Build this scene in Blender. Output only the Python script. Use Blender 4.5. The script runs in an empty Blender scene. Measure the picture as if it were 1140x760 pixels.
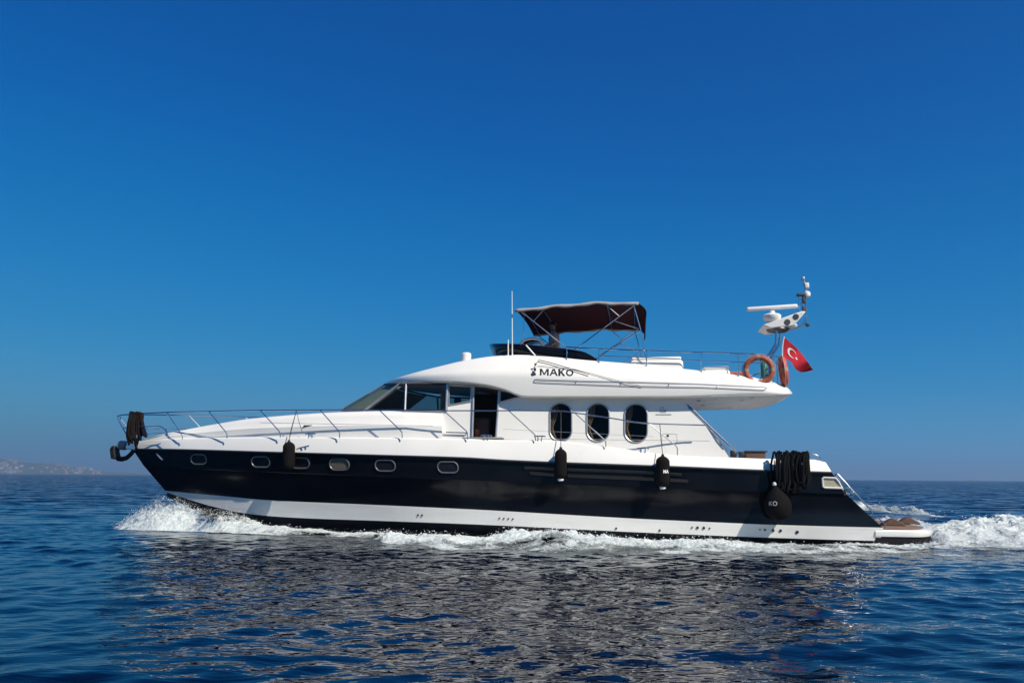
import bpy, bmesh, math, random
import numpy as np
from mathutils import Vector, Matrix
from mathutils.bvhtree import BVHTree
from mathutils.geometry import delaunay_2d_cdt

random.seed(7)
rad = math.radians
S = bpy.context.scene
COL = S.collection

# ------------------------------------------------------------------ camera
FPX = 887.0                       # focal length in photo pixels (photo is 1140 wide)
PITCH, ROLL, EYE = 9.66, 0.40, 1.70
cam_d = bpy.data.cameras.new('camera')
cam = bpy.data.objects.new('camera', cam_d)
COL.objects.link(cam)
cam_d.sensor_width = 36
cam_d.lens = FPX / 1140 * 36
cam_d.clip_start, cam_d.clip_end = 0.1, 40000
CAMM = Matrix.Translation((0, 0, EYE)) @ Matrix.Rotation(rad(90 + PITCH), 4, 'X') @ Matrix.Rotation(rad(ROLL), 4, 'Z')
cam.matrix_world = CAMM
S.camera = cam

# ------------------------------------------------------------------ sky, sun, exposure
TRAVEL = Vector((-0.72, 0.76, -0.98)).normalized()      # the way the sunlight travels
to_sun = -TRAVEL
elev = math.asin(to_sun.z)
azim = math.atan2(to_sun.x, to_sun.y)
world = bpy.data.worlds.new('World')
S.world = world
world.use_nodes = True
wn = world.node_tree
bg = wn.nodes['Background']
sky = wn.nodes.new('ShaderNodeTexSky')
sky.sky_type = 'NISHITA'
sky.sun_disc = False
sky.sun_elevation = elev
sky.sun_rotation = azim
sky.altitude = 0
sky.air_density = 0.6
sky.dust_density = 0.0
sky.ozone_density = 10.0
# the physical sky, graded the way the phone camera rendered it (deeper, more even blue)
K = 0.1025
sc1 = wn.nodes.new('ShaderNodeVectorMath'); sc1.operation = 'SCALE'; sc1.inputs['Scale'].default_value = K
crv = wn.nodes.new('ShaderNodeRGBCurve')
sc2 = wn.nodes.new('ShaderNodeVectorMath'); sc2.operation = 'SCALE'; sc2.inputs['Scale'].default_value = 1 / K
for ci, pts in enumerate(([(0, 0), (.03, 0), (.06, .001), (.12, .020), (.204, .058), (.438, .085), (1, .10)],
                          [(0, 0), (.096, .093), (.153, .158), (.276, .238), (.439, .285), (.742, .250), (1, .24)],
                          [(0, 0), (.249, .366), (.386, .468), (.634, .535), (.87, .52), (1, .45)])):
    c = crv.mapping.curves[ci]
    c.points[0].location = pts[0]; c.points[1].location = pts[-1]
    for q in pts[1:-1]: c.points.new(*q)
crv.mapping.update()
wn.links.new(sky.outputs[0], sc1.inputs[0])
wn.links.new(sc1.outputs[0], crv.inputs['Color'])
wn.links.new(crv.outputs[0], sc2.inputs[0])
wn.links.new(sc2.outputs[0], bg.inputs['Color'])
bg.inputs['Strength'].default_value = 0.07

sun_d = bpy.data.lights.new('sun', 'SUN')
sun_d.energy = 4.0
sun_d.angle = rad(0.5)
sun_d.color = (1.0, 0.935, 0.82)
sun = bpy.data.objects.new('sun', sun_d)
sun.rotation_euler = TRAVEL.to_track_quat('-Z', 'Y').to_euler()
COL.objects.link(sun)

S.view_settings.view_transform = 'Standard'
S.view_settings.look = 'None'
S.view_settings.exposure = 0.55
S.view_settings.gamma = 1.0
S.view_settings.use_curve_mapping = False
S.render.engine = 'CYCLES'
S.render.resolution_x, S.render.resolution_y = 1024, 682

# ------------------------------------------------------------------ frames of reference
YAW = rad(9.0)
BO = Vector((0.95, 24.7, 0.0))
BM = Matrix.Translation(BO) @ Matrix.Rotation(-YAW, 4, 'Z')      # boat space: x aft, y away from viewer, z up
BMI = BM.inverted()
C0 = BMI @ CAMM.translation

def ray_world(px, py):
    return (CAMM.to_3x3() @ Vector(((px - 570) / FPX, -(py - 380) / FPX, -1))).normalized()

def ray(px, py):
    return BMI.to_3x3() @ ray_world(px, py)

def P(px, py, v):
    """boat-space point seen at photo position (px,py), v metres from the centreline on the near side"""
    d = ray(px, py)
    t = (-v - C0.y) / d.y
    return C0 + d * t

def G(px, py, z=0.0):
    """world point of the sea surface seen at (px,py)"""
    d = ray_world(px, py)
    t = (z - EYE) / d.z
    return Vector((0, 0, EYE)) + d * t

# ------------------------------------------------------------------ materials
def newmat(name):
    m = bpy.data.materials.new(name)
    m.use_nodes = True
    return m, m.node_tree, m.node_tree.nodes['Principled BSDF']

def mat(name, col, rough=0.5, metal=0.0, var=0.08, scale=6.0, bump=0.0, bscale=40.0, coat=0.0, spec=None, stretch=None):
    m, nt, b = newmat(name)
    tc = nt.nodes.new('ShaderNodeTexCoord')
    src = tc.outputs['Object']
    if stretch:
        mp = nt.nodes.new('ShaderNodeMapping')
        mp.inputs['Scale'].default_value = stretch
        nt.links.new(src, mp.inputs['Vector'])
        src = mp.outputs[0]
    n = nt.nodes.new('ShaderNodeTexNoise')
    n.inputs['Scale'].default_value = scale
    n.inputs['Detail'].default_value = 5
    nt.links.new(src, n.inputs['Vector'])
    r = nt.nodes.new('ShaderNodeValToRGB')
    c0 = [max(0, c * (1 - var)) for c in col]
    c1 = [min(1, c * (1 + var)) for c in col]
    r.color_ramp.elements[0].position = .3
    r.color_ramp.elements[1].position = .7
    r.color_ramp.elements[0].color = (*c0, 1)
    r.color_ramp.elements[1].color = (*c1, 1)
    nt.links.new(n.outputs['Fac'], r.inputs[0])
    nt.links.new(r.outputs[0], b.inputs['Base Color'])
    mr = nt.nodes.new('ShaderNodeMapRange')
    mr.inputs['To Min'].default_value = rough * 0.85
    mr.inputs['To Max'].default_value = min(1, rough * 1.2)
    nt.links.new(n.outputs['Fac'], mr.inputs['Value'])
    nt.links.new(mr.outputs[0], b.inputs['Roughness'])
    b.inputs['Metallic'].default_value = metal
    b.inputs['Coat Weight'].default_value = coat
    b.inputs['Coat Roughness'].default_value = 0.08
    if spec is not None:
        b.inputs['Specular IOR Level'].default_value = spec
    if bump:
        n2 = nt.nodes.new('ShaderNodeTexNoise')
        n2.inputs['Scale'].default_value = bscale
        n2.inputs['Detail'].default_value = 3
        nt.links.new(src, n2.inputs['Vector'])
        bp = nt.nodes.new('ShaderNodeBump')
        bp.inputs['Strength'].default_value = bump
        bp.inputs['Distance'].default_value = 0.02
        nt.links.new(n2.outputs['Fac'], bp.inputs['Height'])
        nt.links.new(bp.outputs[0], b.inputs['Normal'])
    return m

WHITE = mat('white gelcoat', (.81, .785, .73), .28, var=.025, scale=1.3, bump=.05, bscale=2.0, coat=.4)
WHITE2 = mat('white stripe', (.78, .765, .72), .35, var=.05, scale=2.5, stretch=(.4, .4, 2.5), bump=.05, bscale=3)
BLACK = mat('black topside paint', (.005, .005, .0068), .13, var=.4, scale=1.6, stretch=(.5, .5, 1.5), bump=.10, bscale=1.2, coat=.0, spec=.36)
BOTTOM = mat('antifouling', (.012, .014, .022), .45, var=.3)
SKIRT = mat('black platform moulding', (.008, .008, .010), .8, spec=.1)
PORTRIM = mat('dull porthole rim', (.20, .19, .18), .4, metal=.6)
GREYRUB = mat('grey seam', (.25, .25, .25), .5)
STEEL = mat('stainless steel', (.62, .63, .65), .18, metal=1.0, var=.05, scale=20)
ALU = mat('brushed frame', (.42, .43, .45), .35, metal=.7, var=.08)
DARKRUB = mat('dark rubber', (.015, .015, .017), .55)
FENDERM = mat('fender sock', (.007, .006, .006), .95, spec=.12, var=.3, scale=25, bump=.6, bscale=90)
ROPE_B = mat('black rope', (.005, .005, .006), .85, spec=.15, var=.4, scale=60, bump=.8, bscale=120)
ROPE_BR = mat('brown rope', (.013, .009, .008), .9, spec=.15, var=.6, scale=30, bump=.8, bscale=120)
ROPE_W = mat('pale line', (.35, .35, .36), .8)
CANVAS = mat('maroon canvas', (.026, .0035, .006), .9, spec=.1, var=.25, scale=4, bump=.35, bscale=5)
CANVASG = mat('grey canvas binding', (.33, .31, .30), .9, var=.15, scale=9, bump=.4, bscale=14)
SMOKED = mat('smoked acrylic', (.004, .004, .006), .1, var=.3, spec=.25)
TEAK = mat('teak', (.20, .12, .075), .65, var=.3, scale=3, stretch=(1, 14, 1))
BROWN = mat('brown wicker', (.10, .052, .035), .7, var=.4, scale=30, bump=.5, bscale=60)
ORANGE = mat('life ring orange', (.50, .075, .025), .6, var=.15, scale=8)
OLDORANGE = mat('faded life ring', (.34, .09, .05), .7, var=.25, scale=10)
BANDW = mat('pale band', (.6, .58, .55), .6)
RED = mat('flag red', (.50, .008, .02), .8, var=.08, bump=.2, bscale=30)
FWHITE = mat('flag white', (.8, .8, .8), .8)
MARK = mat('black lettering', (.012, .012, .014), .4)
MARKW = mat('white lettering', (.75, .75, .75), .6)
MARKG = mat('grey lettering', (.14, .14, .15), .5)
FAINTLINE = mat('faint seam', (.42, .42, .41), .5)
INTER = mat('screen panel', (.035, .02, .02), .7, var=.3)
MAROON = mat('cabin wood', (.07, .022, .016), .5, var=.4, scale=8)
BEIGE = mat('cabin cushions', (.34, .29, .22), .8)
BLIND = mat('windscreen blind', (.42, .42, .34), .9, var=.12, scale=3, stretch=(1, 6, 1), bump=.4, bscale=6)
CURTAIN = mat('curtain', (.42, .30, .20), .9, var=.25, scale=3, stretch=(20, 20, 1))
RADW = mat('radar plastic', (.70, .69, .66), .4, var=.04)
DGREY = mat('dark grey metal', (.05, .05, .055), .4)
GREEN = mat('green canister', (.01, .16, .10), .5)
PORTG = mat('porthole pane', (.012, .013, .018), .1)
PORTB = mat('porthole blind', (.16, .13, .10), .5)
STERNG = mat('stern window blind', (.42, .38, .28), .35)
SKIN = mat('skin', (.30, .16, .11), .6)
SHIRT = mat('shirt', (.32, .29, .36), .9, var=.15)
HAIR = mat('hair', (.015, .01, .008), .8)
CHROME = mat('galvanised anchor', (.018, .018, .021), .55, metal=.5, var=.4)
ROLLER = mat('bow roller housing', (.22, .24, .25), .4, metal=.3)

def glassmat(name, tint, fac=1.0):
    m, nt, b = newmat(name)
    nt.nodes.remove(b)
    out = nt.nodes['Material Output']
    tr = nt.nodes.new('ShaderNodeBsdfTransparent')
    tr.inputs[0].default_value = (*tint, 1)
    gl = nt.nodes.new('ShaderNodeBsdfGlossy')
    gl.inputs['Roughness'].default_value = .02
    n = nt.nodes.new('ShaderNodeTexNoise'); n.inputs['Scale'].default_value = 1.5
    bp = nt.nodes.new('ShaderNodeBump'); bp.inputs['Strength'].default_value = .04; bp.inputs['Distance'].default_value = .05
    nt.links.new(n.outputs['Fac'], bp.inputs['Height']); nt.links.new(bp.outputs[0], gl.inputs['Normal'])
    lw = nt.nodes.new('ShaderNodeLayerWeight'); lw.inputs[0].default_value = .3
    mr = nt.nodes.new('ShaderNodeMapRange')
    mr.inputs['To Min'].default_value = .05 * fac
    mr.inputs['To Max'].default_value = .8 * fac
    nt.links.new(lw.outputs['Fresnel'], mr.inputs['Value'])
    mx = nt.nodes.new('ShaderNodeMixShader')
    nt.links.new(mr.outputs[0], mx.inputs[0])
    nt.links.new(tr.outputs[0], mx.inputs[1])
    nt.links.new(gl.outputs[0], mx.inputs[2])
    nt.links.new(mx.outputs[0], out.inputs[0])
    return m
GLASS = glassmat('tinted window glass', (.50, .50, .48), .20)
GLASSF = glassmat('windscreen glass', (.62, .68, .58), .5)

# ------------------------------------------------------------------ object helpers
def tagit(o, label=None, cat=None, group=None, kind=None):
    if label: o['label'] = label
    if cat: o['category'] = cat
    if group: o['group'] = group
    if kind: o['kind'] = kind
    return o

class Thing:
    """an Empty at a boat-space point; its parts are given in boat space"""
    def __init__(s, name, base, label, cat, group=None):
        s.base = Vector(base)
        s.o = bpy.data.objects.new(name, None)
        s.o.empty_display_size = .3
        s.o.location = BM @ s.base
        s.o.rotation_euler = (0, 0, -YAW)
        COL.objects.link(s.o)
        tagit(s.o, label, cat, group)

class WThing:
    """a thing in world space"""
    def __init__(s, name, base, label, cat, group=None):
        s.base = Vector(base)
        s.o = bpy.data.objects.new(name, None)
        s.o.location = s.base
        COL.objects.link(s.o)
        tagit(s.o, label, cat, group)

class MB:
    def __init__(s):
        s.v, s.f, s.m = [], [], []
    def add(s, v, f, mi=0):
        b = len(s.v)
        s.v += [Vector(p) for p in v]
        s.f += [tuple(b + i for i in q) for q in f]
        s.m += [mi] * len(f)
        return s
    def grid(s, rows, closed=False, mi=0, flip=False):
        n, k = len(rows), len(rows[0])
        f = []
        for i in range(n - 1):
            for j in range(k if closed else k - 1):
                j2 = (j + 1) % k
                q = (i * k + j, i * k + j2, (i + 1) * k + j2, (i + 1) * k + j)
                f.append(q[::-1] if flip else q)
        return s.add([p for r in rows for p in r], f, mi)
    def tube(s, pts, r, n=8, cap=True, mi=0, closed=False):
        pts = [Vector(p) for p in pts]
        rr = r if isinstance(r, (list, tuple)) else [r] * len(pts)
        rings = []
        prev = None
        N = len(pts)
        for i, p in enumerate(pts):
            if closed:
                d = (pts[(i + 1) % N] - pts[i - 1]).normalized()
            else:
                d = (pts[min(i + 1, N - 1)] - pts[max(i - 1, 0)])
                d = d.normalized() if d.length > 1e-9 else Vector((0, 0, 1))
            if prev is None:
                a = Vector((0, 0, 1)) if abs(d.z) < .9 else Vector((1, 0, 0))
                u = d.cross(a).normalized()
            else:
                u = (prev - d * prev.dot(d))
                u = u.normalized() if u.length > 1e-6 else d.orthogonal().normalized()
            prev = u
            w = d.cross(u)
            rings.append([p + (u * math.cos(2 * math.pi * k / n) + w * math.sin(2 * math.pi * k / n)) * rr[i] for k in range(n)])
        if closed:
            rings.append(rings[0])
            s.grid(rings, True, mi)
        else:
            b = len(s.v)
            s.grid(rings, True, mi)
            if cap:
                s.f.append(tuple(range(b, b + n))[::-1]); s.m.append(mi)
                e = b + (N - 1) * n
                s.f.append(tuple(range(e, e + n))); s.m.append(mi)
        return s
    def lathe(s, base, axis, prof, n=20, mi=0):
        """prof: list of (distance along axis, radius)"""
        base, axis = Vector(base), Vector(axis).normalized()
        u = axis.orthogonal().normalized(); w = axis.cross(u)
        rows = [[base + axis * h + (u * math.cos(2 * math.pi * k / n) + w * math.sin(2 * math.pi * k / n)) * r for k in range(n)] for h, r in prof]
        b = len(s.v)
        s.grid(rows, True, mi)
        s.f.append(tuple(range(b, b + n))[::-1]); s.m.append(mi)
        e = b + (len(prof) - 1) * n
        s.f.append(tuple(range(e, e + n))); s.m.append(mi)
        return s
    def rbox(s, c, size, r=.03, seg=3, ax=None, mi=0):
        """rounded box; ax: optional 3x3 matrix"""
        bm = bmesh.new()
        bmesh.ops.create_cube(bm, size=1)
        for v in bm.verts:
            v.co = Vector((v.co.x * size[0], v.co.y * size[1], v.co.z * size[2]))
        if r > 0:
            bmesh.ops.bevel(bm, geom=bm.edges[:], offset=r, segments=seg, profile=.5, affect='EDGES')
        bm.verts.index_update()
        M = ax if ax is not None else Matrix.Identity(3)
        s.add([Vector(c) + M @ v.co for v in bm.verts], [tuple(v.index for v in f.verts) for f in bm.faces], mi)
        bm.free()
        return s
    def prism(s, poly, off, mi=0):
        """closed polygon of 3D points extruded by vector off"""
        n = len(poly)
        off = Vector(off)
        v = [Vector(p) for p in poly] + [Vector(p) + off for p in poly]
        f = [tuple(range(n))[::-1], tuple(range(n, 2 * n))] + [(i, (i + 1) % n, n + (i + 1) % n, n + i) for i in range(n)]
        return s.add(v, f, mi)
    def mirrored(s):
        m = MB()
        m.v = [Vector((p.x, -p.y, p.z)) for p in s.v]
        m.f = [q[::-1] for q in s.f]
        m.m = list(s.m)
        return m
    def merge(s, o):
        s.add(o.v, o.f); s.m[-len(o.f):] = list(o.m)
        return s
    def islands(s):
        """pieces whose bounding boxes do not overlap, as separate builders"""
        if len(s.v) > 60000: return [s]
        par = list(range(len(s.v)))
        def find(i):
            while par[i] != i:
                par[i] = par[par[i]]; i = par[i]
            return i
        for q in s.f:
            a = find(q[0])
            for i in q[1:]: par[find(i)] = a
        key = {}
        for i, p in enumerate(s.v):       # coincident points join
            k = (round(p.x, 4), round(p.y, 4), round(p.z, 4))
            if k in key: par[find(i)] = find(key[k])
            else: key[k] = i
        comp = {}
        for qi, q in enumerate(s.f): comp.setdefault(find(q[0]), []).append(qi)
        if len(comp) < 2: return [s]
        cs = []
        for c, fs in comp.items():
            pts = [s.v[i] for qi in fs for i in s.f[qi]]
            cs.append([[min(p[k] for p in pts) for k in range(3)], [max(p[k] for p in pts) for k in range(3)], list(fs)])
        ch = True
        while ch:
            ch = False
            for i in range(len(cs)):
                for j in range(i + 1, len(cs)):
                    if all(cs[i][0][k] < cs[j][1][k] - 1e-3 * (k == 1) and cs[j][0][k] < cs[i][1][k] - 1e-3 * (k == 1) for k in range(3)):
                        cs[i] = [[min(a, b) for a, b in zip(cs[i][0], cs[j][0])], [max(a, b) for a, b in zip(cs[i][1], cs[j][1])], cs[i][2] + cs[j][2]]
                        cs.pop(j); ch = True; break
                if ch: break
        if len(cs) < 2: return [s]
        out = []
        for c in cs:
            m = MB(); used = {}
            for qi in c[2]:
                q = s.f[qi]
                for i in q:
                    if i not in used: used[i] = len(m.v); m.v.append(s.v[i])
                m.f.append(tuple(used[i] for i in q)); m.m.append(s.m[qi])
            out.append(m)
        return out
    def build(s, name, mats, parent=None, split=True, **kw):
        if split:
            isl = s.islands()
            if len(isl) > 1:
                return [i.build(name, mats, parent, split=False, **kw) for i in isl][0]
        return s._build(name, mats, parent, **kw)
    def _build(s, name, mats, parent=None, smooth=True, angle=38, bevel=0, label=None, kind=None, solid=0, fixn=True):
        me = bpy.data.meshes.new(name)
        base = parent.base if parent is not None and hasattr(parent, 'base') else Vector()
        me.from_pydata([p - base for p in s.v], [], s.f)
        mats = mats if isinstance(mats, (list, tuple)) else [mats]
        for m in mats: me.materials.append(m)
        me.polygons.foreach_set('material_index', s.m)
        me.validate()
        bm = bmesh.new(); bm.from_mesh(me)
        bmesh.ops.remove_doubles(bm, verts=bm.verts, dist=1e-5)
        if fixn: bmesh.ops.recalc_face_normals(bm, faces=bm.faces)
        bm.to_mesh(me); bm.free()
        if smooth:
            me.polygons.foreach_set('use_smooth', [True] * len(me.polygons))
            me.set_sharp_from_angle(angle=rad(angle))
        o = bpy.data.objects.new(name, me)
        COL.objects.link(o)
        if parent is not None:
            o.parent = parent.o if hasattr(parent, 'o') else parent
        if solid:
            md = o.modifiers.new('thickness', 'SOLIDIFY'); md.thickness = abs(solid); md.offset = -1 if solid > 0 else 1
        if bevel:
            md = o.modifiers.new('bevel', 'BEVEL'); md.width = bevel; md.segments = 2; md.limit_method = 'ANGLE'
        if label: o['label'] = label
        if kind: o['kind'] = kind
        return o

def sub(parent_obj, base):
    class Q: pass
    q = Q(); q.o = parent_obj; q.base = base
    return q

def curve(pts, n, x0=None, x1=None):
    """smooth interpolation of [(x, a, b...)] at n x positions"""
    a = np.array(pts, float)
    xs = np.linspace(a[0, 0] if x0 is None else x0, a[-1, 0] if x1 is None else x1, n)
    return np.column_stack([xs] + [cubic(a[:, 0], a[:, k], xs) for k in range(1, a.shape[1])])

def cubic(x, y, xs):
    x = np.asarray(x, float); y = np.asarray(y, float); xs = np.asarray(xs, float)
    if len(x) == 2:
        return np.interp(xs, x, y)
    h = np.diff(x); d = np.diff(y) / h
    m = np.zeros(len(x))
    m[0], m[-1] = d[0], d[-1]
    for i in range(1, len(x) - 1):
        if d[i - 1] * d[i] <= 0: m[i] = 0
        else:
            w1 = 2 * h[i] + h[i - 1]; w2 = h[i] + 2 * h[i - 1]
            m[i] = (w1 + w2) / (w1 / d[i - 1] + w2 / d[i])
    idx = np.clip(np.searchsorted(x, xs) - 1, 0, len(x) - 2)
    t = np.clip((xs - x[idx]) / h[idx], 0, 1); hh = h[idx]
    return ((2 * t**3 - 3 * t**2 + 1) * y[idx] + (t**3 - 2 * t**2 + t) * hh * m[idx]
            + (-2 * t**3 + 3 * t**2) * y[idx + 1] + (t**3 - t**2) * hh * m[idx + 1])

def smooth(a, b, x):
    t = min(1, max(0, (x - a) / (b - a)))
    return t * t * (3 - 2 * t)

def round_section(pts, rs, seg=4):
    """round the corners of an open polyline"""
    out = [pts[0]]
    for i in range(1, len(pts) - 1):
        p, a, b = pts[i], pts[i - 1], pts[i + 1]
        da, db = a - p, b - p
        r = min(rs[i], da.length * .45, db.length * .45)
        if r < 1e-4:
            out += [p.copy() for _ in range(seg + 1)]
            continue
        q0, q1 = p + da.normalized() * r, p + db.normalized() * r
        for k in range(seg + 1):
            t = k / seg
            out.append(q0 * (1 - t)**2 + p * 2 * t * (1 - t) + q1 * t * t)
    out.append(pts[-1])
    return out

# ------------------------------------------------------------------ numpy noise and sea surface
def _hash(i, j, k, seed=0):
    h = (i * 374761393 + j * 668265263 + k * 2147483647 + seed * 1274126177) & 0xFFFFFFFF
    h = ((h ^ (h >> 13)) * 1274126177) & 0xFFFFFFFF
    return ((h ^ (h >> 16)) & 0xFFFF) / 65535.0

def vnoise(x, y, z, seed=0):
    xi, yi, zi = np.floor(x).astype(np.int64), np.floor(y).astype(np.int64), np.floor(z).astype(np.int64)
    xf, yf, zf = x - xi, y - yi, z - zi
    u, v, w = xf*xf*(3-2*xf), yf*yf*(3-2*yf), zf*zf*(3-2*zf)
    r = 0
    for a in (0, 1):
        for b in (0, 1):
            for c in (0, 1):
                r = r + _hash(xi+a, yi+b, zi+c, seed) * (u if a else 1-u) * (v if b else 1-v) * (w if c else 1-w)
    return r * 2 - 1

def fbm(x, y, z, oct=4, seed=0, gain=.5):
    r, a, f = 0, 1.0, 1.0
    for o in range(oct):
        r = r + a * vnoise(x * f, y * f, z * f, seed + o * 17)
        a *= gain; f *= 2.03
    return r

_rng = np.random.RandomState(11)
WAV = []
for k in range(120):
    lam = 0.26 * (7.5 / .26) ** _rng.rand()
    th = rad(-75) + _rng.randn() * rad(34 if lam > 1.5 else 55)
    slope = 0.0108 * (0.8 + .5 * _rng.rand()) * (1.25 if lam < .8 else (.8 / lam) ** .6)
    WAV.append((2 * math.pi / lam, th, slope * lam / (2 * math.pi), _rng.rand() * 2 * math.pi, lam))

NX0, NX1, NY0, NY1, SP = -15.0, 15.0, 4.0, 30.0, 0.062
def axis_nodes(a, b, sp, lo, hi, g):
    n = np.arange(a, b + sp, sp)
    up = [n[-1]]; s = sp
    while up[-1] < hi:
        s *= g; up.append(up[-1] + s)
    dn = [n[0]]; s = sp
    while dn[-1] > lo:
        s *= g; dn.append(dn[-1] - s)
    return np.array(dn[:0:-1] + list(n) + up[1:])
XN = axis_nodes(NX0, NX1, SP, -9000, 9000, 1.055)
YN = axis_nodes(NY0, NY1, SP * .9, -9000, 9000, 1.045)
DX = np.gradient(XN); DY = np.gradient(YN)

def sea_disp(x, y):
    """displaced sea surface over the rest point (x,y)"""
    sx = np.interp(x, XN, DX); sy = np.interp(y, YN, DY)
    sp = np.maximum(sx, sy)
    gust = 1.0 + .35 * fbm(x / 9.0, y / 6.0, 0 * x + 3.3, 2, 5)
    z = np.zeros_like(x); dx = np.zeros_like(x); dy = np.zeros_like(x)
    for k, th, a, ph, lam in WAV:
        fade = np.clip((lam / sp - 3.0) / 3.0, 0, 1)
        if not fade.any(): continue
        A = a * fade * gust
        c, s_ = math.cos(th), math.sin(th)
        arg = k * (x * c + y * s_) + ph
        z += A * np.cos(arg)
        q = A * np.sin(arg) * .8
        dx -= q * c; dy -= q * s_
    return x + dx, y + dy, z

def mesh_np(name, V, F, materials, attrs=None, parent=None, smooth_=True):
    me = bpy.data.meshes.new(name)
    me.vertices.add(len(V)); me.vertices.foreach_set('co', np.ascontiguousarray(V, dtype=np.float32).ravel())
    k = F.shape[1]
    me.loops.add(F.size); me.loops.foreach_set('vertex_index', F.astype(np.int32).ravel())
    me.polygons.add(len(F)); me.polygons.foreach_set('loop_start', np.arange(0, F.size, k, dtype=np.int32))
    me.update(calc_edges=True)
    if smooth_: me.polygons.foreach_set('use_smooth', np.ones(len(F), bool))
    for n, a in (attrs or {}).items():
        at = me.attributes.new(n, 'FLOAT', 'POINT'); at.data.foreach_set('value', a.astype(np.float32))
    for m in materials: me.materials.append(m)
    o = bpy.data.objects.new(name, me); COL.objects.link(o)
    if parent: o.parent = parent
    return o

def gridfaces(n, m):
    i = np.arange(n - 1)[:, None] * m + np.arange(m - 1)[None, :]
    return np.stack([i, i + 1, i + m + 1, i + m], -1).reshape(-1, 4)

# ------------------------------------------------------------------ sea
def sea_material():
    m, nt, b = newmat('sea water')
    L = nt.links.new
    b.inputs['Base Color'].default_value = (.0002, .0032, .014, 1)
    b.inputs['Roughness'].default_value = .015
    b.inputs['IOR'].default_value = 1.35
    tc = nt.nodes.new('ShaderNodeTexCoord')
    def layer(scale, sx, sy, dist, detail, rot):
        mp = nt.nodes.new('ShaderNodeMapping')
        mp.inputs['Scale'].default_value = (sx, sy, 1)
        mp.inputs['Rotation'].default_value = (0, 0, rot)
        L(tc.outputs['Object'], mp.inputs[0])
        n = nt.nodes.new('ShaderNodeTexNoise')
        n.inputs['Scale'].default_value = scale; n.inputs['Detail'].default_value = detail
        n.inputs['Roughness'].default_value = .55
        n.inputs['Distortion'].default_value = .4
        L(mp.outputs[0], n.inputs['Vector'])
        bp = nt.nodes.new('ShaderNodeBump'); bp.inputs['Strength'].default_value = 1.0
        bp.inputs['Distance'].default_value = dist
        L(n.outputs['Fac'], bp.inputs['Height'])
        return bp
    a = layer(.35, .7, 1.3, .55, 3, .2)
    c = layer(3.2, .6, 1.5, .019, 2, -.25)
    d = layer(9.0, .6, 1.4, .002, 1, .35)
    # the long bump only acts where the mesh is too coarse to carry the waves
    cd = nt.nodes.new('ShaderNodeSeparateXYZ'); L(tc.outputs['Object'], cd.inputs[0])
    mr = nt.nodes.new('ShaderNodeMapRange')
    mr.inputs['From Min'].default_value = 40; mr.inputs['From Max'].default_value = 120
    L(cd.outputs['Y'], mr.inputs['Value']); L(mr.outputs[0], a.inputs['Strength'])
    L(a.outputs[0], c.inputs['Normal']); L(c.outputs[0], d.inputs['Normal'])
    # beyond the finely meshed water the waves become scattered facets
    mp = nt.nodes.new('ShaderNodeMapping'); mp.inputs['Scale'].default_value = (.55, 1.0, 1)
    L(tc.outputs['Object'], mp.inputs[0])
    fn = nt.nodes.new('ShaderNodeTexNoise'); fn.inputs['Scale'].default_value = .9; fn.inputs['Detail'].default_value = 5
    fn.inputs['Roughness'].default_value = .7
    L(mp.outputs[0], fn.inputs['Vector'])
    sb = nt.nodes.new('ShaderNodeVectorMath'); sb.operation = 'SUBTRACT'; L(fn.outputs['Color'], sb.inputs[0]); sb.inputs[1].default_value = (.5, .5, .5)
    ml = nt.nodes.new('ShaderNodeVectorMath'); ml.operation = 'MULTIPLY'; L(sb.outputs[0], ml.inputs[0]); ml.inputs[1].default_value = (1.6, 2.4, 0)
    fd = nt.nodes.new('ShaderNodeMapRange'); fd.inputs['From Min'].default_value = 20; fd.inputs['From Max'].default_value = 48
    L(cd.outputs['Y'], fd.inputs['Value'])
    bi = nt.nodes.new('ShaderNodeVectorMath'); bi.operation = 'ADD'; L(ml.outputs[0], bi.inputs[0]); bi.inputs[1].default_value = (0, -.16, 0)   # added tilt to the viewer, so far water reflects higher sky
    sc = nt.nodes.new('ShaderNodeVectorMath'); sc.operation = 'SCALE'; L(bi.outputs[0], sc.inputs[0]); L(fd.outputs[0], sc.inputs['Scale'])
    ad = nt.nodes.new('ShaderNodeVectorMath'); ad.operation = 'ADD'; L(sc.outputs[0], ad.inputs[0]); L(d.outputs[0], ad.inputs[1])
    no = nt.nodes.new('ShaderNodeVectorMath'); no.operation = 'NORMALIZE'; L(ad.outputs[0], no.inputs[0])
    L(no.outputs[0], b.inputs['Normal'])
    b.inputs['Specular Tint'].default_value = (.86, 1.0, .76, 1)
    return m
SEA = sea_material()
xx, yy = np.meshgrid(XN, YN)
X, Y, Z = sea_disp(xx.ravel(), yy.ravel())
sea = mesh_np('sea', np.column_stack([X, Y, Z]), gridfaces(len(YN), len(XN)), [SEA])
tagit(sea, kind='structure')

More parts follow.
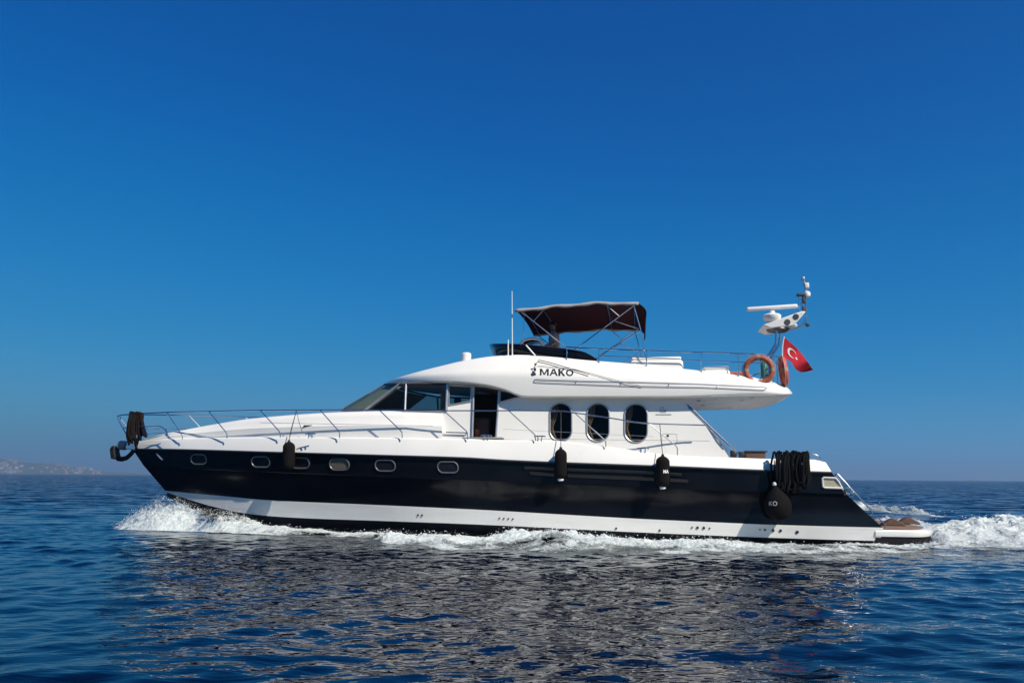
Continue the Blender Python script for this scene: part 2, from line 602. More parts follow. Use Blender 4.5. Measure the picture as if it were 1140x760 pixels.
# ------------------------------------------------------------------ far coast
def coast():
    R0 = 3000.0
    top = curve([(-420, 509), (-250, 503), (-120, 507), (-40, 503), (0, 508), (20, 511), (40, 514), (60, 514.5), (80, 518),
                 (100, 521), (115, 524), (140, 525.6), (165, 527)], 240)
    rows = []
    for px, py in top[:, :2]:
        d = ray_world(px, 527.5 + .007 * 0)
        k = R0 / d.y
        x = d.x * k
        hz = 380 + 151 + (px - 570) * math.tan(rad(ROLL))
        h = max(.5, (hz - py) / FPX * R0 * 1.05)
        h *= 1 + .06 * float(vnoise(np.array(px / 9.), np.array(.5), np.array(.5)))
        r = []
        for j in range(26):
            t = j / 25
            depth = R0 + 900 * t
            hh = h * (smooth(0, .55, t) * .9 + .1 * t) * (1 - smooth(.75, 1, t)) if j else -1
            if j:
                hh += 5 * h / 60 * float(fbm(np.array(x / 60.), np.array(depth / 60.), np.array(1.), 4))
            r.append(Vector((x * depth / R0, depth, max(-2, hh))))
        rows.append(r)
    m, nt, b = newmat('hillside scrub')
    L = nt.links.new
    tc = nt.nodes.new('ShaderNodeTexCoord')
    n = nt.nodes.new('ShaderNodeTexNoise'); n.inputs['Scale'].default_value = .018; n.inputs['Detail'].default_value = 8
    L(tc.outputs['Object'], n.inputs['Vector'])
    r = nt.nodes.new('ShaderNodeValToRGB')
    r.color_ramp.elements[0].position = .38; r.color_ramp.elements[0].color = (.04, .06, .035, 1)
    r.color_ramp.elements[1].position = .62; r.color_ramp.elements[1].color = (.09, .09, .07, 1)
    L(n.outputs['Fac'], r.inputs[0]); L(r.outputs[0], b.inputs['Base Color'])
    b.inputs['Roughness'].default_value = .95
    mb = MB().grid(rows)
    hill = mb.build('hills', m, smooth=True, angle=60)
    tagit(hill, kind='structure')
    bvh = BVHTree.FromPolygons(mb.v, mb.f)
    # houses of the town on the slope
    cols = [(.28, .28, .27), (.24, .21, .18), (.22, .17, .15), (.38, .38, .38)]
    roofm = mat('clay roof tiles', (.30, .11, .07), .85, var=.2)
    winm = mat('dark house window', (.03, .035, .04), .3)
    protos = []
    def house_parts(w, d, h, roof):
        wall = MB().rbox((0, 0, h / 2 - 2), (w, d, h + 4), r=.15, seg=1)
        if roof:
            rf = MB()
            o = .6
            a = [(-w/2-o, -d/2-o, h), (w/2+o, -d/2-o, h), (w/2+o, d/2+o, h), (-w/2-o, d/2+o, h)]
            rf.add(a + [(-w/4, 0, h + d * .28), (w/4, 0, h + d * .28)], [(0, 1, 5, 4), (1, 2, 5), (2, 3, 4, 5), (3, 0, 4), (3, 2, 1, 0)])
        else:
            rf = MB().rbox((0, 0, h + .3), (w + .5, d + .5, .6), r=.1, seg=1)
        return wall, rf
    rr = random.Random(5)
    hs = [(7, 6, 3.0, 1), (8, 6, 5, 1), (9, 7, 7, 0), (8, 6, 3.5, 0), (14, 7, 6, 0)]
    placed = 0
    tries = 0
    names = []
    while placed < 110 and tries < 3000:
        tries += 1
        px = rr.choice([rr.uniform(-60, 112), rr.uniform(0, 24), rr.uniform(60, 112)])
        d = ray_world(px, 527)
        t = rr.random() ** .9 * .5 + .03
        depth = R0 + 900 * t
        x = d.x / d.y * depth
        loc, nrm, _, _ = bvh.ray_cast(Vector((x, depth, 500)), Vector((0, 0, -1)))
        if loc is None or loc.z < 2: continue
        k = rr.randrange(5)
        c = rr.randrange(4)
        key = (k, c)
        p = next((q for q in protos if q[0] == key), None)
        lab = ['small %s house with a hipped tile roof on the far hillside', 'two-storey %s house with a hipped tile roof on the far hillside',
               '%s flat-roofed apartment block on the far hillside', 'low %s flat-roofed house on the far hillside',
               'long %s flat-roofed block on the far hillside'][k] % ['cream', 'tan', 'terracotta', 'white'][c]
        if p is None:
            wl, rf = house_parts(*hs[k])
            wm = bpy.data.materials.get('house wall %d' % c) or mat('house wall %d' % c, cols[c], .9)
            root = bpy.data.objects.new('house', None); COL.objects.link(root)
            class Q: pass
            q = Q(); q.o = root; q.base = Vector()
            kids = [wl.build('wall', wm, q, smooth=False), rf.build('roof', roofm if hs[k][3] else wm, q, smooth=False)]
            protos.append((key, root))
            r_ = root
        else:
            src = p[1]
            r_ = src.copy(); COL.objects.link(r_)
            for ch in src.children:
                cc = ch.copy(); COL.objects.link(cc); cc.parent = r_
                for g in ch.children:
                    gg = g.copy(); COL.objects.link(gg); gg.parent = cc
        r_.location = loc
        r_.rotation_euler = (0, 0, rr.uniform(-.4, .4))
        tagit(r_, lab, 'house', 'far houses: ' + lab)
        placed += 1
coast()

# small ship far away at the right-hand horizon
def far_ship():
    R = 3600.
    d = ray_world(1085, 533.5); k = R / d.y
    t = WThing('cargo_ship', (d.x * k, R, 0), 'faint grey cargo ship far off on the horizon to the right', 'ship')
    b = t.base
    hm = mat('ship hull paint', (.09, .10, .13), .6); um = mat('ship deckhouse paint', (.35, .36, .38), .6)
    L = 46
    hull = MB()
    rows = []
    for i in range(13):
        s = i / 12
        w = 4.5 * min(1, (1.02 - abs(2 * s - 1) ** 4) + .05) * (1 if s > .3 else .25 + 2.5 * s)
        zt = 3.2 + 2.2 * (1 - smooth(0, .25, s)) + .6 * smooth(.8, 1, s)
        x = (s - .5) * L
        rows.append([b + Vector((x, -w, zt)), b + Vector((x, -w * .9, -1)), b + Vector((x, w * .9, -1)), b + Vector((x, w, zt))])
    hull.grid(rows, closed=True)
    hull.build('hull', hm, t)
    MB().rbox(b + Vector((L * .33, 0, 6.2)), (8, 7, 6.5), r=.3, seg=1).rbox(b + Vector((L * .32, 0, 10.2)), (5, 6, 2), r=.3, seg=1).build('deckhouse', um, t)
    MB().tube([b + Vector((-L * .2, 0, 3)), b + Vector((-L * .2, 0, 10))], .35).build('mast', hm, t)
    MB().rbox(b + Vector((-4, 0, 3.9)), (20, 6, 1.4), r=.2, seg=1).build('hatch_cover', um, t)
far_ship()

# ------------------------------------------------------------------ the yacht
yacht = Thing('motor_yacht', (0, 0, 0), 'long black and white motor yacht with a maroon sunshade speeding to the left', 'yacht')
R0_ = Vector()
ytag = yacht

def fullness(px, a, length, e):
    t = min(1, max(0, (px - a) / length))
    return 1 - (1 - t) ** e

def gw(px):       # half breadth at the gunwale
    return 2.78 * fullness(px, 146, 430, 2.4) - .16 * smooth(760, 930, px)

NST = 90
def hull_curve(pts, vf, n=NST):
    a = curve(pts, n)
    # cluster towards the bow
    s = np.linspace(0, 1, n) ** 1.35
    xs = a[0, 0] + (a[-1, 0] - a[0, 0]) * s
    p = np.array(pts, float)
    ys = cubic(p[:, 0], p[:, 1], xs)
    return [P(x, y, vf(x)) for x, y in zip(xs, ys)]

band_top = [(151, 493), (165, 489.5), (200, 487.5), (300, 486), (420, 486.6), (520, 488), (560, 489.3), (597, 489.3), (635, 491.5), (675, 496.5),
            (720, 503), (757, 506.6), (811, 508.8), (858, 510.4), (914, 511.5), (919, 514)]
band_bot = [(147, 499.0), (200, 499.8), (300, 502.6), (420, 506), (520, 509), (560, 511.5), (760, 519), (858, 523), (926, 525)]
knuckle = [(158.5, 516), (200, 520.5), (300, 525), (520, 534), (740, 543), (943, 549.5)]
strp_top = [(184, 546), (240, 551), (300, 556.5), (410, 561.5), (520, 566.5), (740, 578.6), (900, 585), (983, 587)]
strp_bot = [(186, 548), (200, 552.5), (235, 563), (272, 571), (320, 575.5), (420, 579.3), (520, 583), (740, 593.5), (900, 599.6), (980, 601.8)]
keel = [(187, 550), (205, 560), (235, 578), (280, 600), (360, 618), (520, 632), (740, 645), (980, 652)]

vt_band_bot = lambda x: gw(x) if x > 148 else 0
v_kn = lambda x: max(0, (2.70 * fullness(x, 158, 430, 2.3) - .14 * smooth(760, 940, x)))
v_st = lambda x: max(0, 2.52 * fullness(x, 184, 420, 2.0) - .05 * smooth(800, 980, x))
v_sb = lambda x: max(0, 2.49 * fullness(x, 186, 425, 1.95) - .05 * smooth(800, 980, x))
C_bt = hull_curve(band_top, lambda x: max(0, gw(x) - .16 * smooth(150, 230, x)))
C_bb = hull_curve(band_bot, vt_band_bot)
C_kn = hull_curve(knuckle, v_kn)
C_st = hull_curve(strp_top, v_st)
C_sb = hull_curve(strp_bot, v_sb)
C_kl = hull_curve(keel, lambda x: 0)
def inset(c, dy, dz=0):
    out = []
    for p in c:
        v = max(0, -p.y - dy * min(1, (-p.y) / .5))
        out.append(Vector((p.x, -v, p.z + dz)))
    return out
def lerpc(a, b, t): return [p * (1 - t) + q * t for p, q in zip(a, b)]
def both(mb):
    m2 = mb.mirrored()
    return mb.merge(m2)
def strip(curves, **kw):
    return MB().grid(curves, **kw)

# lower topside, slightly concave, behind the knuckle step
kn2 = inset(C_kn, .05, -.012)
mid = [Vector((p.x, p.y + .05 * min(1, -p.y), p.z)) for p in lerpc(kn2, C_st, .5)]
bb_in = inset(C_bb, .035, .0)
upper = lerpc(bb_in, C_kn, .5)
top_rows = [bb_in, upper, C_kn, kn2, lerpc(kn2, mid, .5), mid, lerpc(mid, C_st, .5), C_st]
hull_near = MB().grid(top_rows)
HULLTREE = BVHTree.FromPolygons(hull_near.v, hull_near.f)
topside = both(MB().grid(top_rows)).build('topside', BLACK, yacht, angle=25)
# transom panels
def transom(rows, matl, name):
    pts = [r[-1] for r in rows]
    full = pts + [Vector((p.x, -p.y, p.z)) for p in reversed(pts)]
    mb = MB()
    n = len(pts)
    v = pts + [Vector((p.x, -p.y, p.z)) for p in pts]
    mb.add(v, [(i, i + 1, n + i + 1, n + i) for i in range(n - 1)])
    return mb.build(name, matl, yacht)
transom(top_rows, BLACK, 'transom')
st_out = inset(C_st, -.02, -.004)
stripe_rows = [C_st, st_out, lerpc(st_out, C_sb, .5), C_sb]
STRIPETREE = BVHTree.FromPolygons(*[(lambda m: (m.v, m.f))(MB().grid(stripe_rows))][0])
both(MB().grid(stripe_rows)).build('hull_stripe', WHITE2, yacht)
sb2 = inset(C_sb, .10, -.05)
bot_rows = [C_sb, sb2, [p + Vector((0, 0, -.10)) for p in lerpc(sb2, C_kl, .5)], C_kl]
both(MB().grid(bot_rows)).build('hull_bottom', BOTTOM, yacht, angle=20)
transom([C_st, st_out, C_sb, sb2, C_kl], BOTTOM, 'lower_transom')

# white gunwale band with capped top, inner face and deck
bt_in = inset(C_bt, .14, .0)
deckdrop = [Vector((p.x, p.y, p.z - .38 * smooth(-11.2, -8, p.x))) for p in bt_in]
cl = [Vector((p.x, 0, p.z + .04)) for p in deckdrop]
rows = []
for i in range(NST):
    rs = round_section([bb_in[i], C_bb[i], C_bt[i], bt_in[i], deckdrop[i], cl[i]], [0, .03, .07, .05, .03, 0], 4)
    rows.append(rs)
gun = MB().grid(rows)
GUNTREE = BVHTree.FromPolygons(gun.v, gun.f)
both(gun)
n_ = len(rows[-1])
v = rows[-1] + [Vector((p.x, -p.y, p.z)) for p in rows[-1]]
gun.add(v, [(i, i + 1, n_ + i + 1, n_ + i) for i in range(n_ - 1)])
gun.build('gunwale', WHITE, yacht, angle=50)
# dark rubbing line just under the white band
both(MB().tube([p + Vector((0, -.012 if p.y < -.02 else 0, -.02)) for p in C_bb], .022, 6)).build('rubbing_strake', DARKRUB, yacht)

def hit(tree, px, py, off=0.0):
    d = ray(px, py)
    loc, nrm, _, _ = tree.ray_cast(C0, d)
    if loc is None:
        t = (-2.2 - C0.y) / d.y
        loc, nrm, _, _ = tree.find_nearest(C0 + d * t)
        print('MISS', px, py)
    if nrm.dot(d) > 0: nrm = -nrm
    return loc + nrm * off, nrm

def rrect(cx, cy, w, h, r, n=6, shear=0):
    out = []
    for sx, sy, a0 in ((1, -1, -90), (1, 1, 0), (-1, 1, 90), (-1, -1, 180)):
        for k in range(n + 1):
            a = rad(a0 + 90 * k / n)
            x = sx * (w / 2 - r) + r * math.cos(a); y = sy * (h / 2 - r) + r * math.sin(a)
            out.append((cx + x + shear * y, cy + y))
    return out

def surf_poly(tree, poly, off):
    pts = []
    for q in poly:
        p, nrm = hit(tree, q[0], q[1], off)
        pts.append(p)
    return pts

# portholes
for cx, cy, w, h, shut in ((221.5, 511, 17, 10.5, 0), (290.5, 513.8, 20, 11.5, 0), (334.5, 515, 20, 11.5, 0), (378, 516.7, 21.5, 12, 1), (429, 518, 22, 12, 0), (498.7, 519.8, 22.5, 12, 0)):
    for far in (0, 1):
        ring = surf_poly(HULLTREE, rrect(cx, cy, w, h, h * .46, shear=.12), .012)
        pane = surf_poly(HULLTREE, rrect(cx, cy, w - 2.5, h - 2.5, (h - 2.5) * .46, shear=.12), .004)
        fr = MB().tube(ring, .021, 8, closed=True)
        pn = MB().add(pane + [sum(pane, Vector()) / len(pane)], [(i, (i + 1) % len(pane), len(pane)) for i in range(len(pane))])
        if far: fr, pn = fr.mirrored(), pn.mirrored()
        f = fr.build('porthole', PORTRIM, yacht)
        pn.build('pane', PORTB if shut else PORTG, sub(f, R0_), smooth=False)
# stern side window
for far in (0, 1):
    poly = [(915.5, 532.3), (917, 531.4), (930, 532), (932.5, 533), (937.5, 541.5), (937, 543.2), (918, 542.6), (916, 541.5)]
    ring = surf_poly(HULLTREE, poly, .012)
    pane = surf_poly(HULLTREE, poly, .006)
    fr = MB().tube(ring, .028, 8, closed=True); pn = MB().add(pane, [tuple(range(len(pane)))])
    if far: fr, pn = fr.mirrored(), pn.mirrored()
    f = fr.build('stern_window', BANDW, yacht)
    pn.build('pane', STERNG, sub(f, R0_), smooth=False)
# engine-room air vents: dark recessed slots with lips
for x0, x1, yy0, yy1 in ((584, 617, 520.6, 521.8), (632, 728, 522.5, 526), (746, 759, 527.3, 528.2), (590, 617, 526.5, 528), (632, 728, 529.3, 533), (746, 766, 534.3, 535.3)):
    for far in (0, 1):
        v = []
        K = 12
        m = MB(); rws = []
        for k in range(K + 1):
            x = x0 + (x1 - x0) * k / K; y = yy0 + (yy1 - yy0) * k / K
            a, nn = hit(HULLTREE, x, y - 1.6, .002); b, _ = hit(HULLTREE, x, y - 1.8, .05); c, _ = hit(HULLTREE, x, y - .6, .05); d, _ = hit(HULLTREE, x, y + 1.9, .004)
            rws.append([a, b, c, d])
        m.grid(rws)
        if far: m = m.mirrored()
        m.build('air_vent', DARKRUB, yacht)
# through-hull fittings on the stripe
for px, py, r in ((465.5, 573, .028), (470, 573.2, .028), (556, 576.5, .022), (561, 576.7, .022), (566, 577, .022), (571, 577.3, .022), (686, 587.8, .028), (734.5, 590, .028),
               (770.5, 586.8, .022), (776.5, 587, .036), (783.5, 587.3, .036), (790, 587.7, .022), (846, 589.3, .02), (851.5, 589.5, .028), (860.5, 590, .04), (869, 590.2, .036), (887.5, 591.8, .04)):
    p, nn = hit(STRIPETREE, px, py, 0)
    if p is None: continue
    MB().lathe(p, nn, [(-.01, r), (.018, r), (.02, r * .55), (.004, r * .5)], 12).build('drain_fitting', DGREY, yacht)
# hawse fitting near the bow
p, nn = hit(HULLTREE, 178, 507.5, .0)
MB().tube([p + Vector((-.11, 0, .08)), p + Vector((.0, -.03, -.02)), p + Vector((.13, -.03, -.12))], .035).build('hawse_fitting', ALU, yacht)

# ---- swim platform
PV = 2.5
pl = []
for px, py, v in ((983, 587.2, PV), (1000, 588, PV), (1022, 589.2, PV - .05), (1034, 590.5, PV - .35), (1038.5, 593, PV - .95), (1037, 594, 0)):
    pl.append(P(px, py, v))
xs_ = [P(px, 595, v).x for px, v in ((975, PV), (1010, PV), (1024, PV - .04), (1031, PV - .15), (1035.5, PV - .38), (1038.6, PV - .85))] 
vs_ = [PV, PV, PV - .04, PV - .15, PV - .38, PV - .85]
xs_.append(xs_[-1] + .05); vs_.append(.0)
zt = P(1015, 590, PV).z
def ring_at(z, k=0, shr=0):
    pts = [Vector((x - shr * smooth(xs_[0], xs_[-1], x), -max(0, v - shr), z)) for x, v in zip(xs_, vs_)]
    return pts + [Vector((p.x, -p.y, p.z)) for p in reversed(pts[:-1])]
def slab(z0, z1, shr0, shr1, name, m, rnd=.03):
    prof = [(z0, shr0), (z0 + (z1 - z0) * .3, shr1 * .1), (z1 - rnd, shr1), (z1, shr1 + rnd)]
    rws = [ring_at(z, 0, s) for z, s in prof]
    mb = MB().grid(rws, closed=True)
    mb.add(rws[-1], [tuple(range(len(rws[-1])))])
    mb.add(rws[0], [tuple(range(len(rws[0])))])
    return mb.build(name, m, yacht)
zb = P(1015, 597.6, PV).z
slab(zb, zt, .02, .0, 'swim_platform', WHITE, .04)
slab(zb - .24, zb - .012, .10, .05, 'platform_skirt', SKIRT, .01)
rg = ring_at(zt + .012, 0, .16)
MB().prism(rg, (0, 0, .02)).build('teak_deck', TEAK, yacht, smooth=False)
# chocks of folded teak on the platform
for px, v in ((996, 1.2), (1013, .3)):
    c = P(px, 586, v); c.z = zt + .035
    poly = [c + Vector((-.30, 0, 0)), c + Vector((-.27, 0, .05)), c + Vector((-.06, 0, .17)), c + Vector((.02, 0, .19)), c + Vector((.26, 0, .06)), c + Vector((.30, 0, 0))]
    MB().prism(poly, (0, .35, 0)).build('boat_chock', BROWN, yacht, bevel=.02)

# ---- coachroof (raised foredeck)
cr_side = [(160, 490.5), (200, 487.5), (300, 486.3), (420, 487), (492, 488.5)]
cr_top = [(161, 489), (180, 483.5), (203, 478.6), (238, 471.8), (276, 465.6), (320, 461.5), (350, 459.3), (380, 457.8), (440, 456.6), (492, 456.4)]
vcs = lambda x: max(0.02, min(2.30, gw(x) - .34 * smooth(160, 240, x)))
rowsc = []
n = 60
for k in range(n):
    s = (k / (n - 1)) ** 1.2
    xa = 160 + (492 - 160) * s
    ya = cubic([p[0] for p in cr_side], [p[1] for p in cr_side], [xa])[0]
    yb = cubic([p[0] for p in cr_top], [p[1] for p in cr_top], [max(161, xa)])[0]
    a = P(xa, ya + 5, vcs(xa)); b = P(xa, yb + (ya - yb) * .55, vcs(xa) - .02)
    v2 = max(.01, vcs(xa) - .22 * smooth(160, 260, xa))
    c = P(xa, yb, v2)
    d = Vector((c.x, 0, c.z + .05))
    b2 = b + Vector((0, .02, .02))
    rowsc.append(round_section([a, b, b2, c, d], [0, .0, .0, .22, 0], 5))
coach = MB().grid(rowsc)
COACHTREE = BVHTree.FromPolygons(coach.v, coach.f)
both(coach)
v = rowsc[-1] + [Vector((p.x, -p.y, p.z)) for p in rowsc[-1]]
n_ = len(rowsc[-1])
coach.add(v, [(i, i + 1, n_ + i + 1, n_ + i) for i in range(n_ - 1)])
coach.build('coachroof', WHITE, yacht, angle=28)
# seam, grab slot and cleat
both(MB().tube([hit(COACHTREE, x, cubic([290, 492], [470.2, 474], [x])[0], .003)[0] for x in range(290, 490, 8)], .006, 5)).build('thin_line', FAINTLINE, yacht)  # thin grey line along the coachroof side
MB().rbox(hit(COACHTREE, 343, 474, .01)[0], (.28, .03, .04), r=.01).build('grab_slot', DGREY, yacht)

def cleat(px, py, v):
    p = P(px, py, v)
    m = MB().tube([p + Vector((-.16, 0, .09)), p + Vector((-.1, 0, .105)), p + Vector((.1, 0, .105)), p + Vector((.16, 0, .09))], .018)
    for s in (-1, 1): m.tube([p + Vector((s * .05, 0, -.03)), p + Vector((s * .06, 0, .1))], .016)
    both(m).build('cleat', STEEL, yacht)
cleat(345.5, 486.5, 2.3)
cleat(601, 489.5, 2.62)
cleat(541, 488.3, 2.62)
cleat(716, 503, 2.62)

# ---- deckhouse
def wv(px, py): return 2.16 - .10 * (488 - py) / 46
def W(px, py, off=0): return P(px, py, wv(px, py) + off)

def cut_wall(outline, holes, mapper, step=14):
    pts, edges = [], []
    def loop(poly):
        b = len(pts)
        pts.extend(Vector(p) for p in poly)
        edges.extend((b + i, b + (i + 1) % len(poly)) for i in range(len(poly)))
    loop(outline)
    for h in holes: loop(h)
    def inside(p, poly):
        c = False
        for i in range(len(poly)):
            a, b = poly[i], poly[i - 1]
            if (a[1] > p[1]) != (b[1] > p[1]) and p[0] < (b[0] - a[0]) * (p[1] - a[1]) / (b[1] - a[1]) + a[0]: c = not c
        return c
    xs = [p[0] for p in outline]; ys = [p[1] for p in outline]
    x = min(xs) + step / 2
    while x < max(xs):
        y = min(ys) + step / 2
        while y < max(ys):
            if inside((x, y), outline) and not any(inside((x, y), h) for h in holes): pts.append(Vector((x, y)))
            y += step
        x += step
    vo, eo, fo, *_ = delaunay_2d_cdt(pts, edges, [], 0, 1e-4)
    fs = []
    for f in fo:
        c = (sum((vo[i].x for i in f)) / len(f), sum((vo[i].y for i in f)) / len(f))
        if inside(c, outline) and not any(inside(c, h) for h in holes): fs.append(tuple(f))
    return [mapper(p.x, p.y) for p in vo], fs

door = [(524.5, 487.5), (526.5, 429.3), (540, 430.5), (554.5, 433.8), (551, 487.5)]
ovals = [rrect(624.3, 469.8, 24.5, 42, 11.8, 10), (rrect(665.7, 470.2, 25, 42, 12, 10)), (rrect(708, 471, 25.5, 42.5, 12.2, 10))]
winD = [(499.8, 428.8), (524.2, 430.2), (523.8, 446.6), (499.8, 450.8)]
winE = [(557.3, 434.4), (570, 436.8), (581, 440.8), (557.2, 447.6)]
outline = [(491.5, 500), (491.5, 456.2), (497.4, 456.2), (498, 424), (545, 424), (600, 434), (740, 436), (750, 441), (762, 448.5), (783, 469.5), (800, 487), (809.5, 500), (812, 509), (813, 520), (640, 510)]
wv_v, wv_f = cut_wall(outline, [door, winD, winE] + ovals, W)
wall = MB().add(wv_v, wv_f)
WALLTREE = BVHTree.FromPolygons(wall.v, wall.f)
def reveal(poly, depth):
    a = [W(*p) for p in poly]; b = [p + Vector((0, depth, 0)) for p in a]
    return MB().grid([a + [a[0]], b + [b[0]]])
for far in (0, 1):
    m = MB().add(wv_v, wv_f)
    for h, dp in [(door, .09), (winD, .05), (winE, .05)] + [(o, .07) for o in ovals]:
        m.merge(reveal(h, dp))
    # outer edge thickness at the after end
    out = [W(*p) for p in outline[6:14]]
    m.grid([out, [p + Vector((0, .09, 0)) for p in out]])
    if far: m = m.mirrored()
    m.build('deckhouse_side', WHITE, yacht, angle=25)

for far in (0, 1):
    for o, cx in zip(ovals, (624.3, 665.7, 708)):
        fr = MB().tube([W(*p, .006) for p in o], .023, 8, closed=True)
        pn_pts = [W(*p) + Vector((0, .055, 0)) for p in o]
        pn = MB().add(pn_pts + [sum(pn_pts, Vector()) / len(pn_pts)], [(i, (i + 1) % len(pn_pts), len(pn_pts)) for i in range(len(pn_pts))])
        cu = MB()
        rws = []
        for k in range(13):           # gathered curtain, tied back at the middle
            t = k / 12
            y = 448 + 45 * t
            wid = 9.5 - 5.5 * math.exp(-((t - .62) / .22) ** 2)
            r = []
            for j in range(9):
                xx_ = cx - 13 + wid * j / 8
                q = W(xx_, y) + Vector((0, .16 + .03 * math.sin(j * 2.4 + 3 * t), 0))
                r.append(q)
            rws.append(r)
        cu.grid(rws)
        if far: fr, pn, cu = fr.mirrored(), pn.mirrored(), cu.mirrored()
        f = fr.build('oval_window', ALU, yacht)
        pn.build('pane', GLASS, sub(f, R0_), smooth=False)
        cu.build('curtain', CURTAIN, sub(f, R0_))
    for poly in (winD, winE):
        fr = MB().tube([W(*p, .006) for p in poly], .028, 6, closed=True)
        pp = [W(*p) + Vector((0, .04, 0)) for p in poly]
        pn = MB().add(pp, [tuple(range(len(pp)))])
        if far: fr, pn = fr.mirrored(), pn.mirrored()
        f = fr.build('side_window', ALU, yacht)
        pn.build('pane', GLASS, sub(f, R0_), smooth=False)
    # sliding door, pushed forward: frame and its rail
    fr = MB().tube([W(525.6, 488, .02), W(527.3, 429, .02)], .035, 8).tube([W(552, 488, .01), W(555.8, 434, .01)], .03, 8)
    if far: fr = fr.mirrored()
    fr.build('door_frame', ALU, yacht)
    st = MB().rbox(P(538, 487.6, 2.30), (1.15, .3, .05), r=.015)
    if far: st = st.mirrored()
    st.build('door_step', GREYRUB, yacht)
    # boarding-gate handrail low on the wall
    hb_ = MB().tube([W(492, 480.6, .03), W(493, 480.8, .06), W(519, 481.6, .06), W(520, 482, .02)], .02)
    if far: hb_ = hb_.mirrored()
    hb_.build('grab_rail', STEEL, yacht)
    hs_ = MB().tube([W(x, 488.2 + (x - 598) * .012, .002) for x in range(598, 796, 12)], .005, 5)  # thin grey lines along the deckhouse side
    hs_.tube([W(x, 479.3 + (x - 598) * .05, .002) for x in range(560, 740, 12)], .003, 5)
    if far: hs_ = hs_.mirrored()
    hs_.build('thin_line', FAINTLINE, yacht)
# wraparound windscreen and forward side windows: top and base lines
TB = [((428, 428, 0), (380, 456.6, 0)), ((433, 427.6, .75), (386, 456.6, .85)), ((444.7, 427.8, 1.5), (406, 456.6, 1.55)), ((452.2, 427.8, 1.86), (451, 456.6, 2.02)), ((498.3, 427.8, 2.04), (497, 456.6, 2.1))]
def TBp(s, w, off=0):
    i = min(len(TB) - 2, int(s)); f = s - i
    def c(k):
        def g(j, q): return TB[max(0, min(len(TB) - 1, j))][k][q]
        if i < 2:        # round the front in plan
            arr = [[g(j, q) for j in range(3)] for q in range(3)]
            return P(*[float(cubic([0, 1, 2], arr[q], [s])[0]) if q else float(cubic([0, 1, 2], arr[0], [s])[0]) for q in range(3)])
        return P(*[g(i, q) * (1 - f) + g(i + 1, q) * f for q in range(3)])
    a, b = c(0), c(1)
    p = a * (1 - w) + b * w
    return p + Vector((0, -off, 0))
def pane(s0, s1, n=8, m=5, bot=None):
    return MB().grid([[TBp(s0 + (s1 - s0) * i / n, j / m) for j in range(m + 1)] for i in range(n + 1)])
front = pane(0, 2, 16); 
front.merge(front.mirrored())
front.build('windscreen', GLASSF, yacht)
bl = MB().grid([[TBp(2 * i / 16, .04 + .92 * j / 5) + Vector((.09, 0, -.03)) for j in range(6)] for i in range(17)])
for p in bl.v: p.y = min(0, p.y * .96)
bl.merge(bl.mirrored())
bl.build('windscreen_blind', BLIND, yacht)
for far in (0, 1):
    for (a, b) in ((2, 3), (3, 4)):
        m = pane(a, b)
        if far: m = m.mirrored()
        m.build('forward_side_window', GLASS, yacht)
    for s, r in ((2, .045), (3, .035), (4, .045)):
        pts = [TBp(s, w, .01) for w in (-.02, .3, .7, 1.02)]
        m = MB().tube(pts, r, 8)
        if far: m = m.mirrored()
        m.build('window_mullion', ALU, yacht)
    m = MB().tube([TBp(s * .2, 1.0, .01) for s in range(0, 21)], .03, 8)
    m.tube([TBp(s * .2, 0.0, .01) for s in range(0, 21)], .03, 8)
    if far: m = m.mirrored()
    m.build('window_frame', DARKRUB, yacht)
MB().tube([TBp(0, w) + Vector((0, 0, .01)) for w in (0, 1)], .03).build('window_mullion', ALU, yacht)
for v in (.5, -.6):    # wipers at rest
    a = TBp(.6 if v > 0 else .6, .96); a.y = -v
    b = TBp(.2, .35); b.y = -v + .5
    MB().tube([a + Vector((-.08, 0, .03)), b + Vector((-.08, 0, .03))], .014).build('wiper', DARKRUB, yacht)
# wheelhouse interior: dashboard, seats, aft bulkhead, added light screen
zd = P(420, 458, 1.9).z
xa, xb = P(385, 457, 0).x, P(497, 457, 2).x
xe = P(748, 470, 2).x
mb = MB().rbox(((xa + xb) / 2 + .55, 0, zd - .12), (xb - xa - .7, 3.6, .1), r=.03)
mb.build('dashboard', BEIGE, yacht)
zfl = P(540, 489, 2.1).z
ztop = P(520, 428, 2).z
MB().rbox(((xb + xe) / 2, 0, zfl), (xe - xb + .3, 4.0, .06), r=0).build('saloon_floor', MAROON, yacht)
MB().rbox(((xb + xe) / 2 + .1, .75, (zfl + ztop) / 2), (xe - xb - .3, .08, ztop - zfl), r=0).build('saloon_light_screen', INTER, yacht)  # added screen inside the saloon, keeps the windows dark
MB().rbox((xe, 0, (zfl + P(700, 444, 2.).z) / 2), (.06, 4.05, P(700, 444, 2.).z - zfl + .1), r=0).build('aft_bulkhead', SMOKED, yacht)
for y in (-.9, .9):
    c = Vector((xb - .6, y, zd + .02))
    MB().rbox(c + Vector((0, 0, -.05)), (.5, .6, .14), r=.05).rbox(c + Vector((.27, 0, .3)), (.14, .6, .7), r=.06).build('helm_seat', BEIGE if y < 0 else MAROON, yacht)
MB().rbox((P(536, 470, 1.7).x, -1.3, zfl + .35), (.5, .7, .6), r=.08).build('armchair', MAROON, yacht)

